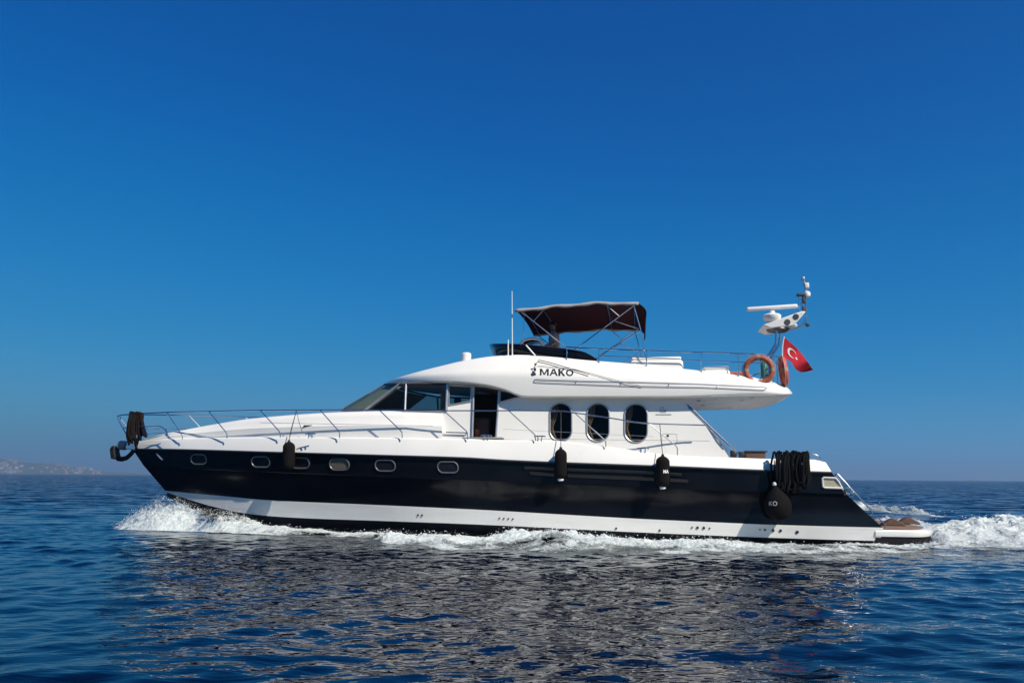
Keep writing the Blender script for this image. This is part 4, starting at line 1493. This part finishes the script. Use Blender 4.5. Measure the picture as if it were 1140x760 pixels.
# rope coils
def hanging_loops(name, label, x0, x1, ytop, ybot, v, nst, r, m, jitter, seed, wid=.22, over=.12, catname='rope'):
    rr = random.Random(seed)
    base = P((x0 + x1) / 2, ytop, v)
    t = Thing(name, base, label, catname)
    for k in range(nst):
        px = x0 + (x1 - x0) * (k + .5) / nst + rr.uniform(-1, 1) * jitter
        yb = ybot + rr.uniform(-9, 3)
        yt = ytop + rr.uniform(0, 2.5)
        a = P(px, yt, v); b = P(px + rr.uniform(-1.5, 1.5), yb, v)
        w_ = wid * rr.uniform(.4, 1); layer = rr.uniform(0, .16)
        pts = []
        n = 30
        for j in range(n):
            u = 2 * math.pi * j / n
            zc = (a.z + b.z) / 2; hz = (a.z - b.z) / 2
            cu = math.cos(u)
            xx_ = a.x + (b.x - a.x) * (1 - cu) / 2 + w_ * .5 * math.sin(u) * (1 - .5 * max(0, cu))
            yy_ = a.y + (over if math.sin(u) > 0 and cu > .2 else 0) * max(0, cu) - layer - .03 * math.sin(3 * u)
            pts.append(Vector((xx_ + .01 * math.sin(5 * u + k), yy_, zc + hz * (abs(cu) ** .55) * (1 if cu > 0 else -1))))
        MB().tube(pts, r * rr.uniform(.85, 1.15), 7, closed=True).build('loop', m, t)
    return t
hanging_loops('rope_coil', 'thick black rope coil hung in loops over the stern rail', 862, 899, 502, 546, 2.78, 17, .032, ROPE_B, 1.2, 3, wid=.24)
t = hanging_loops('bow_rope_coil', 'dark brown mooring rope hung over the pulpit at the bow', 146.5, 157, 458.5, 497, .42, 11, .036, ROPE_BR, .8, 9, wid=.16, over=.2)
MB().tube([P(157, 462, .5), P(159, 474, .55), P(161, 484, .55), P(163, 486.5, .55)], [.05, .06, .07, .03], 8).build('rope_tail', ROPE_BR, t)

# anchor on the bow roller
t = Thing('anchor', P(140, 511, 0), 'dark steel anchor stowed under the bow roller', 'anchor')
sh_ = [P(149, 501, 0), P(146, 505, 0), P(141, 509.5, 0), P(136, 510.8, 0), P(131, 510.3, 0)]
MB().tube(sh_, [.07, .075, .08, .085, .08], 8).build('shank', CHROME, t)
fl = MB()
z_ = [P(131, 511.5, 0), P(126.3, 510.3, 0), P(125.0, 500, 0), P(127.5, 496, 0), P(131.0, 496.4, 0), P(130.2, 502, 0), P(131.5, 508, 0)]
fl.prism([p + Vector((0, -.16, 0)) for p in z_], (0, .32, 0))
fl.build('fluke', CHROME, t, bevel=.03)
q = P(137, 495.5, 0)
m = MB().lathe(q + Vector((0, -.16, 0)), (0, 1, 0), [(0, .08), (.01, .13), (.06, .155), (.26, .155), (.31, .13), (.32, .08)], 22)
m.build('bow_roller', ROLLER, yacht)
MB().prism([P(139, 499.5, .12), P(150, 501, .12), P(152, 493, .12), P(141, 492, .12)], (0, .24, 0)).build('roller_bracket', STEEL, yacht, bevel=.02)

# life rings
def life_ring(c, axis, R, r, m, label, bandm):
    t = Thing('life_ring', c - Vector((0, 0, R)), label, 'life ring', 'life rings on the flybridge rail')
    axis = Vector(axis).normalized(); u = axis.orthogonal().normalized(); w = axis.cross(u)
    pts = lambda a0, a1, n, RR=R: [c + (u * math.cos(a) + w * math.sin(a)) * RR for a in np.linspace(a0, a1, n)]
    MB().tube(pts(0, 2 * math.pi, 41)[:-1], r, 14, closed=True).build('ring', m, t)
    for k in range(4):
        a = math.pi / 4 + k * math.pi / 2
        MB().tube(pts(a - .14, a + .14, 6), r * 1.06, 14).build('band', bandm, t)
    MB().tube([c + (u * math.cos(a) + w * math.sin(a)) * (R + r * (1.02 + .25 * abs(math.sin(2 * a)))) for a in np.linspace(0, 2 * math.pi, 41)[:-1]], .010, 5, closed=True).build('grab_line', ROPE_W, t)
life_ring(P(844.8, 411.8, 2.1), (.15, 1, .05), .345, .075, OLDORANGE, 'faded orange life ring facing the viewer on the side rail', mat('faded band', (.30, .20, .17), .7))
_r = ray(872, 413)
life_ring(P(872, 413, 1.75), (_r.y, -_r.x + .10, .08), .33, .09, ORANGE, 'bright orange life ring seen edge-on at the after end of the flybridge', mat('dull orange band', (.45, .22, .12), .6))

# flag
t = Thing('flag', P(871, 400, 1.75), 'red national flag with white crescent and star flying from a short staff at the stern', 'flag')
FV = 1.75
MB().tube([P(870.5, 403, FV), P(871, 386, FV), P(873, 374.5, FV)], .016, 8).build('staff', RADW, t)
up = [(872.8, 375.0), (879, 380.3), (887, 387.5), (893, 394.5), (899, 402.5), (905.2, 411.6)]
dn = [(872.2, 398.6), (876, 399.5), (880.5, 402.5), (886, 410.8), (893, 414.2), (905, 411.9)]
def flagP(s, w, off=0):
    a = [float(cubic(range(6), [p[k] for p in up], [s * 5])[0]) for k in (0, 1)]
    b = [float(cubic(range(6), [p[k] for p in dn], [s * 5])[0]) for k in (0, 1)]
    q = P(a[0] * (1 - w) + b[0] * w, a[1] * (1 - w) + b[1] * w, FV + .10 * math.sin(s * 10 + w * 2.6) * (s + .2) + off)
    return q
MB().grid([[flagP(i / 24, j / 12) for j in range(13)] for i in range(25)]).build('cloth', RED, t, angle=80)
def fpoly(cs, name):
    mb = MB(); vv = [flagP(x, y, .012) for x, y in cs]
    mb.add(vv, [tuple(range(len(vv)))]); return mb
# crescent: outer circle minus an offset inner circle, in flag coordinates
out_ = []; K = 18
cx_, cy_, R1, R2, dx_ = .33, .50, .25, .20, .065
rows_ = []
for k in range(K + 1):
    a = math.pi * (.17 + 1.66 * k / K)
    o = (cx_ + R1 * .62 * math.cos(a), cy_ + R1 * math.sin(a))
    # matching inner point
    a2 = math.pi * (.10 + 1.80 * k / K)
    i_ = (cx_ + dx_ * .62 + R2 * .62 * math.cos(a2), cy_ + R2 * math.sin(a2))
    if k in (0, K): i_ = o
    rows_.append([flagP(*o, .012), flagP(*i_, .012)])
MB().grid(rows_).build('crescent', FWHITE, t)
st = []
for k in range(10):
    a = math.pi + k * math.pi / 5; r_ = .08 if k % 2 == 0 else .033
    st.append((.505 + r_ * .62 * math.cos(a), .5 + r_ * math.sin(a)))
fpoly(st, 's').build('star', FWHITE, t, smooth=False)

# ------------------------------------------------------------------ the helmsman
def skin_body(name, joints, edges, radii, m, parent, root=0, levels=2):
    me = bpy.data.meshes.new(name)
    me.from_pydata([Vector(j) - parent.base for j in joints], edges, [])
    o = bpy.data.objects.new(name, me); COL.objects.link(o); o.parent = parent.o
    sk = o.modifiers.new('skin', 'SKIN'); sk.use_smooth_shade = True
    for i, r in enumerate(radii):
        me.skin_vertices[0].data[i].radius = (r, r) if not isinstance(r, tuple) else r
    me.skin_vertices[0].data[root].use_root = True
    sb = o.modifiers.new('sub', 'SUBSURF'); sb.levels = levels; sb.render_levels = levels
    me.materials.append(m)
    return o
def person():
    head = P(616.2, 362.5, .45)
    x, y = head.x + .02, head.y
    z0 = zfly + .02
    H = head.z + .12 - z0
    k = H / 1.75
    b = Vector((x, y, z0))
    t = Thing('person', b, 'person in a pale shirt standing at the flybridge helm under the sunshade', 'person')
    V = lambda dx, dy, dz: b + Vector((dx * k, dy * k, dz * k))
    J = [V(0, 0, .96), V(0, 0, 1.12), V(0, 0, 1.30), V(-.01, 0, 1.42), V(-.02, 0, 1.50), V(-.04, 0, 1.58), V(-.05, 0, 1.66), V(-.05, 0, 1.71)]
    E = [(i, i + 1) for i in range(7)]
    R = [(.15, .11), (.14, .10), (.165, .11), (.12, .085), .052, .078, .088, .05]
    def chain(start, pts, rs):
        prev = start
        for p, r in zip(pts, rs):
            J.append(p); R.append(r); E.append((prev, len(J) - 1)); prev = len(J) - 1
        return prev
    for s in (-1, 1):
        chain(3, [V(0, .18 * s, 1.40), V(.03, .235 * s, 1.27), V(.06, .27 * s, 1.13), V(-.05, .25 * s, 1.08), V(-.19, .20 * s, 1.08), V(-.25, .19 * s, 1.09)], [.058, .047, .040, .036, .030, .026])
        chain(0, [V(0, .10 * s, .88), V(-.01, .11 * s, .66), V(-.02, .12 * s, .48), V(.01, .125 * s, .26), V(.02, .13 * s, .08), V(-.06, .14 * s, .035), V(-.14, .145 * s, .03)], [.088, .075, .056, .052, .040, .042, .03])
    k_ = k
    R = [tuple(q * k for q in r) if isinstance(r, tuple) else r * k for r in R]
    skin_body('body', J, E, R, SKIN, t)
    # fingers closed towards the wheel
    for s in (-1, 1):
        for f in range(4):
            o = V(-.25, .19 * s + (f - 1.5) * .020, 1.10)
            MB().tube([o, o + Vector((-.045, 0, .012)), o + Vector((-.075, 0, -.012)), o + Vector((-.06, 0, -.04))], [.0095, .009, .0085, .006], 6).build('finger', SKIN, t)
        o = V(-.24, .19 * s - .03 * s, 1.085)
        MB().tube([o, o + Vector((-.03, -.012 * s, -.02)), o + Vector((-.055, -.006 * s, -.03))], [.011, .010, .007], 6).build('thumb', SKIN, t)
    # shirt, shorts, hair, face
    JS = [V(0, 0, .93), V(0, 0, 1.12), V(0, 0, 1.30), V(-.01, 0, 1.425)]
    ES = [(0, 1), (1, 2), (2, 3)]; RS = [(.165, .125), (.158, .118), (.18, .124), (.125, .09)]
    for s in (-1, 1):
        JS += [V(0, .185 * s, 1.40), V(.03, .24 * s, 1.26), V(.05, .262 * s, 1.17)]; n = len(JS)
        ES += [(3, n - 3), (n - 3, n - 2), (n - 2, n - 1)]; RS += [.072, .062, .058]
    skin_body('shirt', JS, ES, [tuple(q * k for q in r) if isinstance(r, tuple) else r * k for r in RS], SHIRT, t)
    JS = [V(0, 0, .95), V(0, .10, .87), V(-.01, .112, .64), V(-.015, .115, .56), V(0, -.10, .87), V(-.01, -.112, .64), V(-.015, -.115, .56)]
    skin_body('shorts', JS, [(0, 1), (1, 2), (2, 3), (0, 4), (4, 5), (5, 6)], [(.165 * k, .125 * k), .10 * k, .092 * k, .09 * k, .10 * k, .092 * k, .09 * k], DARKRUB, t)
    hd = V(-.05, 0, 1.665)
    MB().lathe(hd + Vector((.025, 0, -.03)), (0.12, 0, 1), [(0, .085), (.05, .104), (.10, .095), (.13, .06), (.14, .02)], 18).build('hair', HAIR, t)
    m = MB().lathe(hd + Vector((-.09, 0, -.035)), (-1, 0, -.25), [(-.02, .018), (.02, .014), (.03, .006)], 8)
    for s in (-1, 1):
        m.lathe(hd + Vector((0, .088 * s, -.01)), (0, s, 0), [(-.01, .02), (.01, .028), (.015, .012)], 10)
    m.build('nose_and_ears', SKIN, t)
    m = MB()
    for s in (-1, 1): m.lathe(hd + Vector((-.086, .032 * s, .0)), (-1, 0, 0), [(-.01, .012), (.004, .010), (.007, .004)], 8)
    m.rbox(hd + Vector((-.083, 0, -.075)), (.012, .045, .008), r=.003)
    m.build('eyes_and_mouth', HAIR, t)
person()

# ------------------------------------------------------------------ foam and spray
def foam_material():
    m, nt, b = newmat('foam')
    L = nt.links.new
    out = nt.nodes['Material Output']
    tc = nt.nodes.new('ShaderNodeTexCoord')
    at = nt.nodes.new('ShaderNodeAttribute'); at.attribute_name = 'foamcover'
    def noise(scale, detail, dist=0.0, stretch=(1, 1, 1)):
        mp = nt.nodes.new('ShaderNodeMapping'); mp.inputs['Scale'].default_value = stretch
        L(tc.outputs['Object'], mp.inputs[0])
        n = nt.nodes.new('ShaderNodeTexNoise'); n.inputs['Scale'].default_value = scale; n.inputs['Detail'].default_value = detail
        n.inputs['Roughness'].default_value = .62
        n.inputs['Distortion'].default_value = dist
        L(mp.outputs[0], n.inputs['Vector'])
        return n
    n1 = noise(1.7, 9, .8, (.55, 1.2, 1)); n2 = noise(9, 6, .5)
    def math_(op, a, b_):
        q = nt.nodes.new('ShaderNodeMath'); q.operation = op
        for i, s in enumerate((a, b_)):
            if isinstance(s, (int, float)): q.inputs[i].default_value = s
            else: L(s, q.inputs[i])
        return q.outputs[0]
    k = math_('ADD', math_('MULTIPLY', n1.outputs['Fac'], .7), math_('MULTIPLY', n2.outputs['Fac'], .3))
    k = math_('ADD', k, at.outputs['Fac'])
    mr = nt.nodes.new('ShaderNodeMapRange'); mr.inputs['From Min'].default_value = .93; mr.inputs['From Max'].default_value = 1.12
    L(k, mr.inputs['Value'])
    cr = nt.nodes.new('ShaderNodeValToRGB')
    cr.color_ramp.elements[0].position = .35; cr.color_ramp.elements[0].color = (.60, .74, .72, 1)
    cr.color_ramp.elements[1].position = .60; cr.color_ramp.elements[1].color = (.92, .93, .92, 1)
    L(n2.outputs['Fac'], cr.inputs[0]); L(cr.outputs[0], b.inputs['Base Color'])
    b.inputs['Roughness'].default_value = .7
    b.inputs['Subsurface Weight'].default_value = .0
    bp = nt.nodes.new('ShaderNodeBump'); bp.inputs['Strength'].default_value = 1; bp.inputs['Distance'].default_value = .03
    n3 = noise(14, 4, .3)
    L(n3.outputs['Fac'], bp.inputs['Height']); L(bp.outputs[0], b.inputs['Normal'])
    tr = nt.nodes.new('ShaderNodeBsdfTransparent')
    mx = nt.nodes.new('ShaderNodeMixShader')
    tl = nt.nodes.new('ShaderNodeBsdfTranslucent'); tl.inputs[0].default_value = (.80, .90, .90, 1)
    m2 = nt.nodes.new('ShaderNodeMixShader'); m2.inputs[0].default_value = .35
    L(b.outputs[0], m2.inputs[1]); L(tl.outputs[0], m2.inputs[2])
    L(mr.outputs[0], mx.inputs[0]); L(tr.outputs[0], mx.inputs[1]); L(m2.outputs[0], mx.inputs[2])
    L(mx.outputs[0], out.inputs[0])
    return m
FOAM = foam_material()
DROP = mat('spray droplets', (.90, .92, .92), .8, var=.02)

def foam_ridge(name, path, n, m, seed, drops=0, dropr=.011, rough=.35, side=None, throw=.35, fine=1.0, wob=1.0):
    """path rows: world (X, Y) of the hull-side edge, outward dir, width, height, density inner, density outer, peak position"""
    rng = np.random.RandomState(seed)
    p = np.array(path, float)
    L = np.concatenate([[0], np.cumsum(np.hypot(np.diff(p[:, 0]), np.diff(p[:, 1])))])
    s = np.linspace(0, L[-1], n)
    q = np.column_stack([cubic(L, p[:, k], s) for k in range(p.shape[1])])
    t = np.linspace(0, 1, m)
    X0, Y0, ox, oy, W_, H_, D0, D1, PK = [q[:, k][:, None] for k in range(9)]
    T = t[None, :] + 0 * X0
    lw = lambda f, sd: fbm(s * f + sd, 0 * s + seed, 0 * s, 3, seed)[:, None]
    W_ = W_ * (1 + .40 * wob * lw(.55, 1.7)); H_ = H_ * (1 + .45 * wob * lw(.8, 8.1))
    x = X0 + ox * W_ * T; y = Y0 + oy * W_ * T
    prof = np.where(T < PK, .25 + .75 * np.sin(np.clip(T / np.maximum(PK, 1e-3), 0, 1) * math.pi / 2), np.cos(np.clip((T - PK) / (1 - PK), 0, 1) * math.pi / 2) ** 1.3)
    xr, yr = x.ravel(), y.ravel()
    sx, sy, sz = sea_disp(xr, yr)
    h = (prof * H_).ravel()
    zz = sz + .02
    f1 = fbm(xr * 1.1, yr * 1.5, h * .8 + seed, 4, seed)
    f2 = fbm(xr * 5, yr * 5, h * 4 + seed, 4, seed + 5, .6)
    z = zz + h * (1 + rough * f1) + (.022 + .10 * h) * fine * (f2 + .4 * np.abs(f2)) * np.minimum(1, h / .05 + .15)
    f3 = fbm(xr * 15, yr * 15, h * 10 + seed, 3, seed + 77, .6)
    z = z + (.010 + .04 * h) * fine * f3
    z = np.maximum(z, zz)
    a = (.03 + .25 * h) * rough * 2
    x2 = sx + a * fbm(xr * 4, yr * 4, z * 4 + 9, 3, seed + 31); y2 = sy + a * fbm(xr * 4, yr * 4, z * 4 + 19, 3, seed + 47)
    D = (D0 + (D1 - D0) * T).ravel() + .16 * wob * fbm(xr * .9, yr * 1.6, 0 * xr + seed, 3, seed + 3)
    edge = (np.clip(T / .06, 0, 1) * .0 + 1).ravel()
    e2 = np.clip(np.arange(n)[:, None] / (n * .03), 0, 1) * np.clip((n - 1 - np.arange(n))[:, None] / (n * .03), 0, 1) + 0 * T
    D = D - .35 * (1 - e2.ravel())
    V = np.column_stack([x2, y2, z])
    o = mesh_np(name, V, gridfaces(n, m), [FOAM, DROP], {'foamcover': D})
    # droplets thrown off the crest, joined into the same mesh
    if drops:
        w_ = (h * np.clip(D, 0, 1)); w_ = w_ / w_.sum()
        idx = rng.choice(len(V), drops, p=w_)
        c = V[idx] + rng.randn(drops, 3) * np.array([.06, .06, .03])
        c[:, 2] += np.abs(rng.exponential(1, drops)) * throw * np.sqrt(h[idx]) * .3
        r = dropr * (.3 + rng.exponential(.5, drops))
        r = np.minimum(r, dropr * 2.2)
        oct_ = np.array([(1, 0, 0), (-1, 0, 0), (0, 1, 0), (0, -1, 0), (0, 0, 1), (0, 0, -1)], float)
        of = np.array([(0, 2, 4), (2, 1, 4), (1, 3, 4), (3, 0, 4), (2, 0, 5), (1, 2, 5), (3, 1, 5), (0, 3, 5)])
        VV = (c[:, None, :] + oct_[None] * r[:, None, None] * np.array([1.3, 1, .8])).reshape(-1, 3)
        FF = (np.arange(drops)[:, None, None] * 6 + of[None]).reshape(-1, 3)
        d = mesh_np('spray', VV, FF, [DROP], smooth_=True)
        d.parent = o
    o['kind'] = 'stuff'
    return o

def hullw(px, v, dx=0):
    """world xy of a boat-space point at column px, v off centre, on the sea"""
    q = P(px, 590, v); w = BM @ Vector((q.x + dx, -v, 0)); return w.x, w.y
def outv(a):      # outward direction on the near side, leaning a radians aft
    d = BM.to_3x3() @ Vector((math.sin(a), -math.cos(a), 0)); return d.x, d.y
# bow wave on the near side
rowsW = []
for px, v, W_, H, d0, d1, pk in ((122, .15, .7, .05, .05, .0, .4), (136, .15, .9, .13, .45, .4, .4), (152, .1, 1.0, .36, .45, .6, .32), (170, .1, 1.15, .66, .30, .72, .26), (186, .1, 1.3, .92, .23, .82, .22), (205, .15, 1.4, .86, .22, .84, .22),
                                 (236, .5, 1.2, .60, .33, .65, .25), (272, .9, 1.2, .38, .5, .6, .25), (310, 1.3, 1.1, .19, .65, .55, .3), (345, 1.6, 1.0, .14, .72, .5, .3), (390, 1.9, .8, .09, .75, .45, .3), (430, 2.2, .8, .08, .8, .45, .3)):
    x, y = hullw(px, v); ox, oy = outv(.15)
    rowsW.append((x, y, ox, oy, W_, H, d0, d1, pk))
fo = foam_ridge('bow_wave_foam', rowsW, 560, 90, 3, drops=3000, dropr=.007, rough=.18, throw=.16, fine=.5, wob=.35)
# mirrored bow wave on the far side
rowsW2 = []
for px, v, W_, H, d0, d1, pk in ((140, .0, .9, .2, .4, .25, .4), (170, .0, 1.1, .7, .6, .4, .3), (200, .1, 1.2, .8, .5, .5, .25), (236, .5, 1.2, .6, .5, .5, .25), (310, 1.3, 1.2, .25, .5, .4, .3), (430, 2.1, 1.4, .1, .5, .3, .3)):
    q = P(px, 590, v); w = BM @ Vector((q.x, v, 0)); d = BM.to_3x3() @ Vector((.15, 1, 0))
    rowsW2.append((w.x, w.y, d.x, d.y, W_, H, d0, d1, pk))
foam_ridge('far_bow_wave_foam', rowsW2, 200, 30, 8, drops=1500)
# wash down the near side
rowsW = []
for px, W_, H, d0, d1, pk in ((408, .5, .06, .3, .1, .2), (430, .9, .14, .8, .4, .2), (450, 1.5, .24, .95, .6, .35), (490, 2.1, .22, .95, .58, .4), (540, 2.6, .19, .95, .42, .4), (600, 3.0, .18, .9, .40, .4), (640, 3.1, .21, .9, .40, .4),
                              (700, 3.2, .18, .9, .38, .4), (760, 3.4, .17, .85, .42, .4), (820, 3.4, .12, .78, .40, .35), (880, 3.1, .06, .6, .42, .3), (940, 3.0, .05, .55, .46, .3), (1000, 3.0, .05, .55, .5, .3), (1060, 3.0, .14, .6, .4, .3), (1150, 3.2, .16, .6, .4, .4), (1300, 3.6, .16, .6, .35, .4)):
    x, y = hullw(px, 2.33 if px < 1000 else 2.2); ox, oy = outv(.0)
    rowsW.append((x, y, ox, oy, W_, H, d0, d1, pk))
foam_ridge('side_wash_foam', rowsW, 1100, 100, 14, drops=4000, dropr=.008, rough=.5, throw=.3)
# wash on the far side
rowsW2 = []
for px, W_, H, d0, d1, pk in ((430, .8, .1, .5, .3, .3), (600, 2, .3, .6, .4, .3), (800, 2.4, .3, .6, .4, .3), (1000, 2.8, .25, .6, .4, .3), (1200, 3.2, .2, .5, .3, .3)):
    q = P(px, 590, 2.3); w = BM @ Vector((q.x, 2.3, 0)); d = BM.to_3x3() @ Vector((0, 1, 0))
    rowsW2.append((w.x, w.y, d.x, d.y, W_, H, d0, d1, pk))
foam_ridge('far_side_wash_foam', rowsW2, 300, 30, 18)
# diverging wave crest beyond the stern on the far side
rowsW = []
for px, py, W_, H, d0, d1 in ((950, 569, 2.0, .25, .2, .2), (975, 569, 3.0, .40, .50, .50), (1000, 570, 3.6, .42, .52, .48), (1025, 571, 3.6, .36, .50, .44), (1065, 573, 3, .2, .25, .25)):
    g = G(px, py + 4); rowsW.append((g.x, g.y + 2, 0, -1, W_, H, d0, d1, .5))
foam_ridge('outer_wave_foam', rowsW, 140, 40, 23, drops=400)
# stern wake
rowsW = []
for dx, W_, H, d0, d1, pk in ((.05, 4.6, .10, .7, .6, .5), (.5, 4.8, .28, .75, .65, .5), (1.1, 5.0, .42, .8, .7, .4), (1.8, 5.4, .58, .85, .72, .36), (2.7, 5.8, .64, .85, .7, .34), (4, 6.2, .60, .8, .65, .34), (6, 6.8, .6, .75, .6, .4), (10, 7.6, .4, .7, .5, .4), (20, 9, .2, .5, .3, .4)):
    xe_ = max(xs_) + dx
    w = BM @ Vector((xe_, 2.4 + (W_ - 4.6) / 2, 0)); d = BM.to_3x3() @ Vector((0, -1, 0))
    rowsW.append((w.x, w.y, d.x, d.y, W_, H, d0, d1, pk))
foam_ridge('stern_wake_foam', rowsW, 760, 200, 29, drops=3500, dropr=.008, rough=.30, throw=.2, fine=.55)

# ------------------------------------------------------------------ haze
hz = MB().rbox((0, 0, 42), (19000, 19000, 112), r=0)
hzm = bpy.data.materials.new('haze'); hzm.use_nodes = True
nt = hzm.node_tree; nt.nodes.remove(nt.nodes['Principled BSDF'])
pv = nt.nodes.new('ShaderNodeVolumePrincipled')
pv.inputs['Color'].default_value = (.36, .56, .80, 1)
pv.inputs['Density'].default_value = .00028
pv.inputs['Anisotropy'].default_value = .2
nt.links.new(pv.outputs[0], nt.nodes['Material Output'].inputs['Volume'])
h = hz.build('haze', hzm, smooth=False)
h['kind'] = 'stuff'
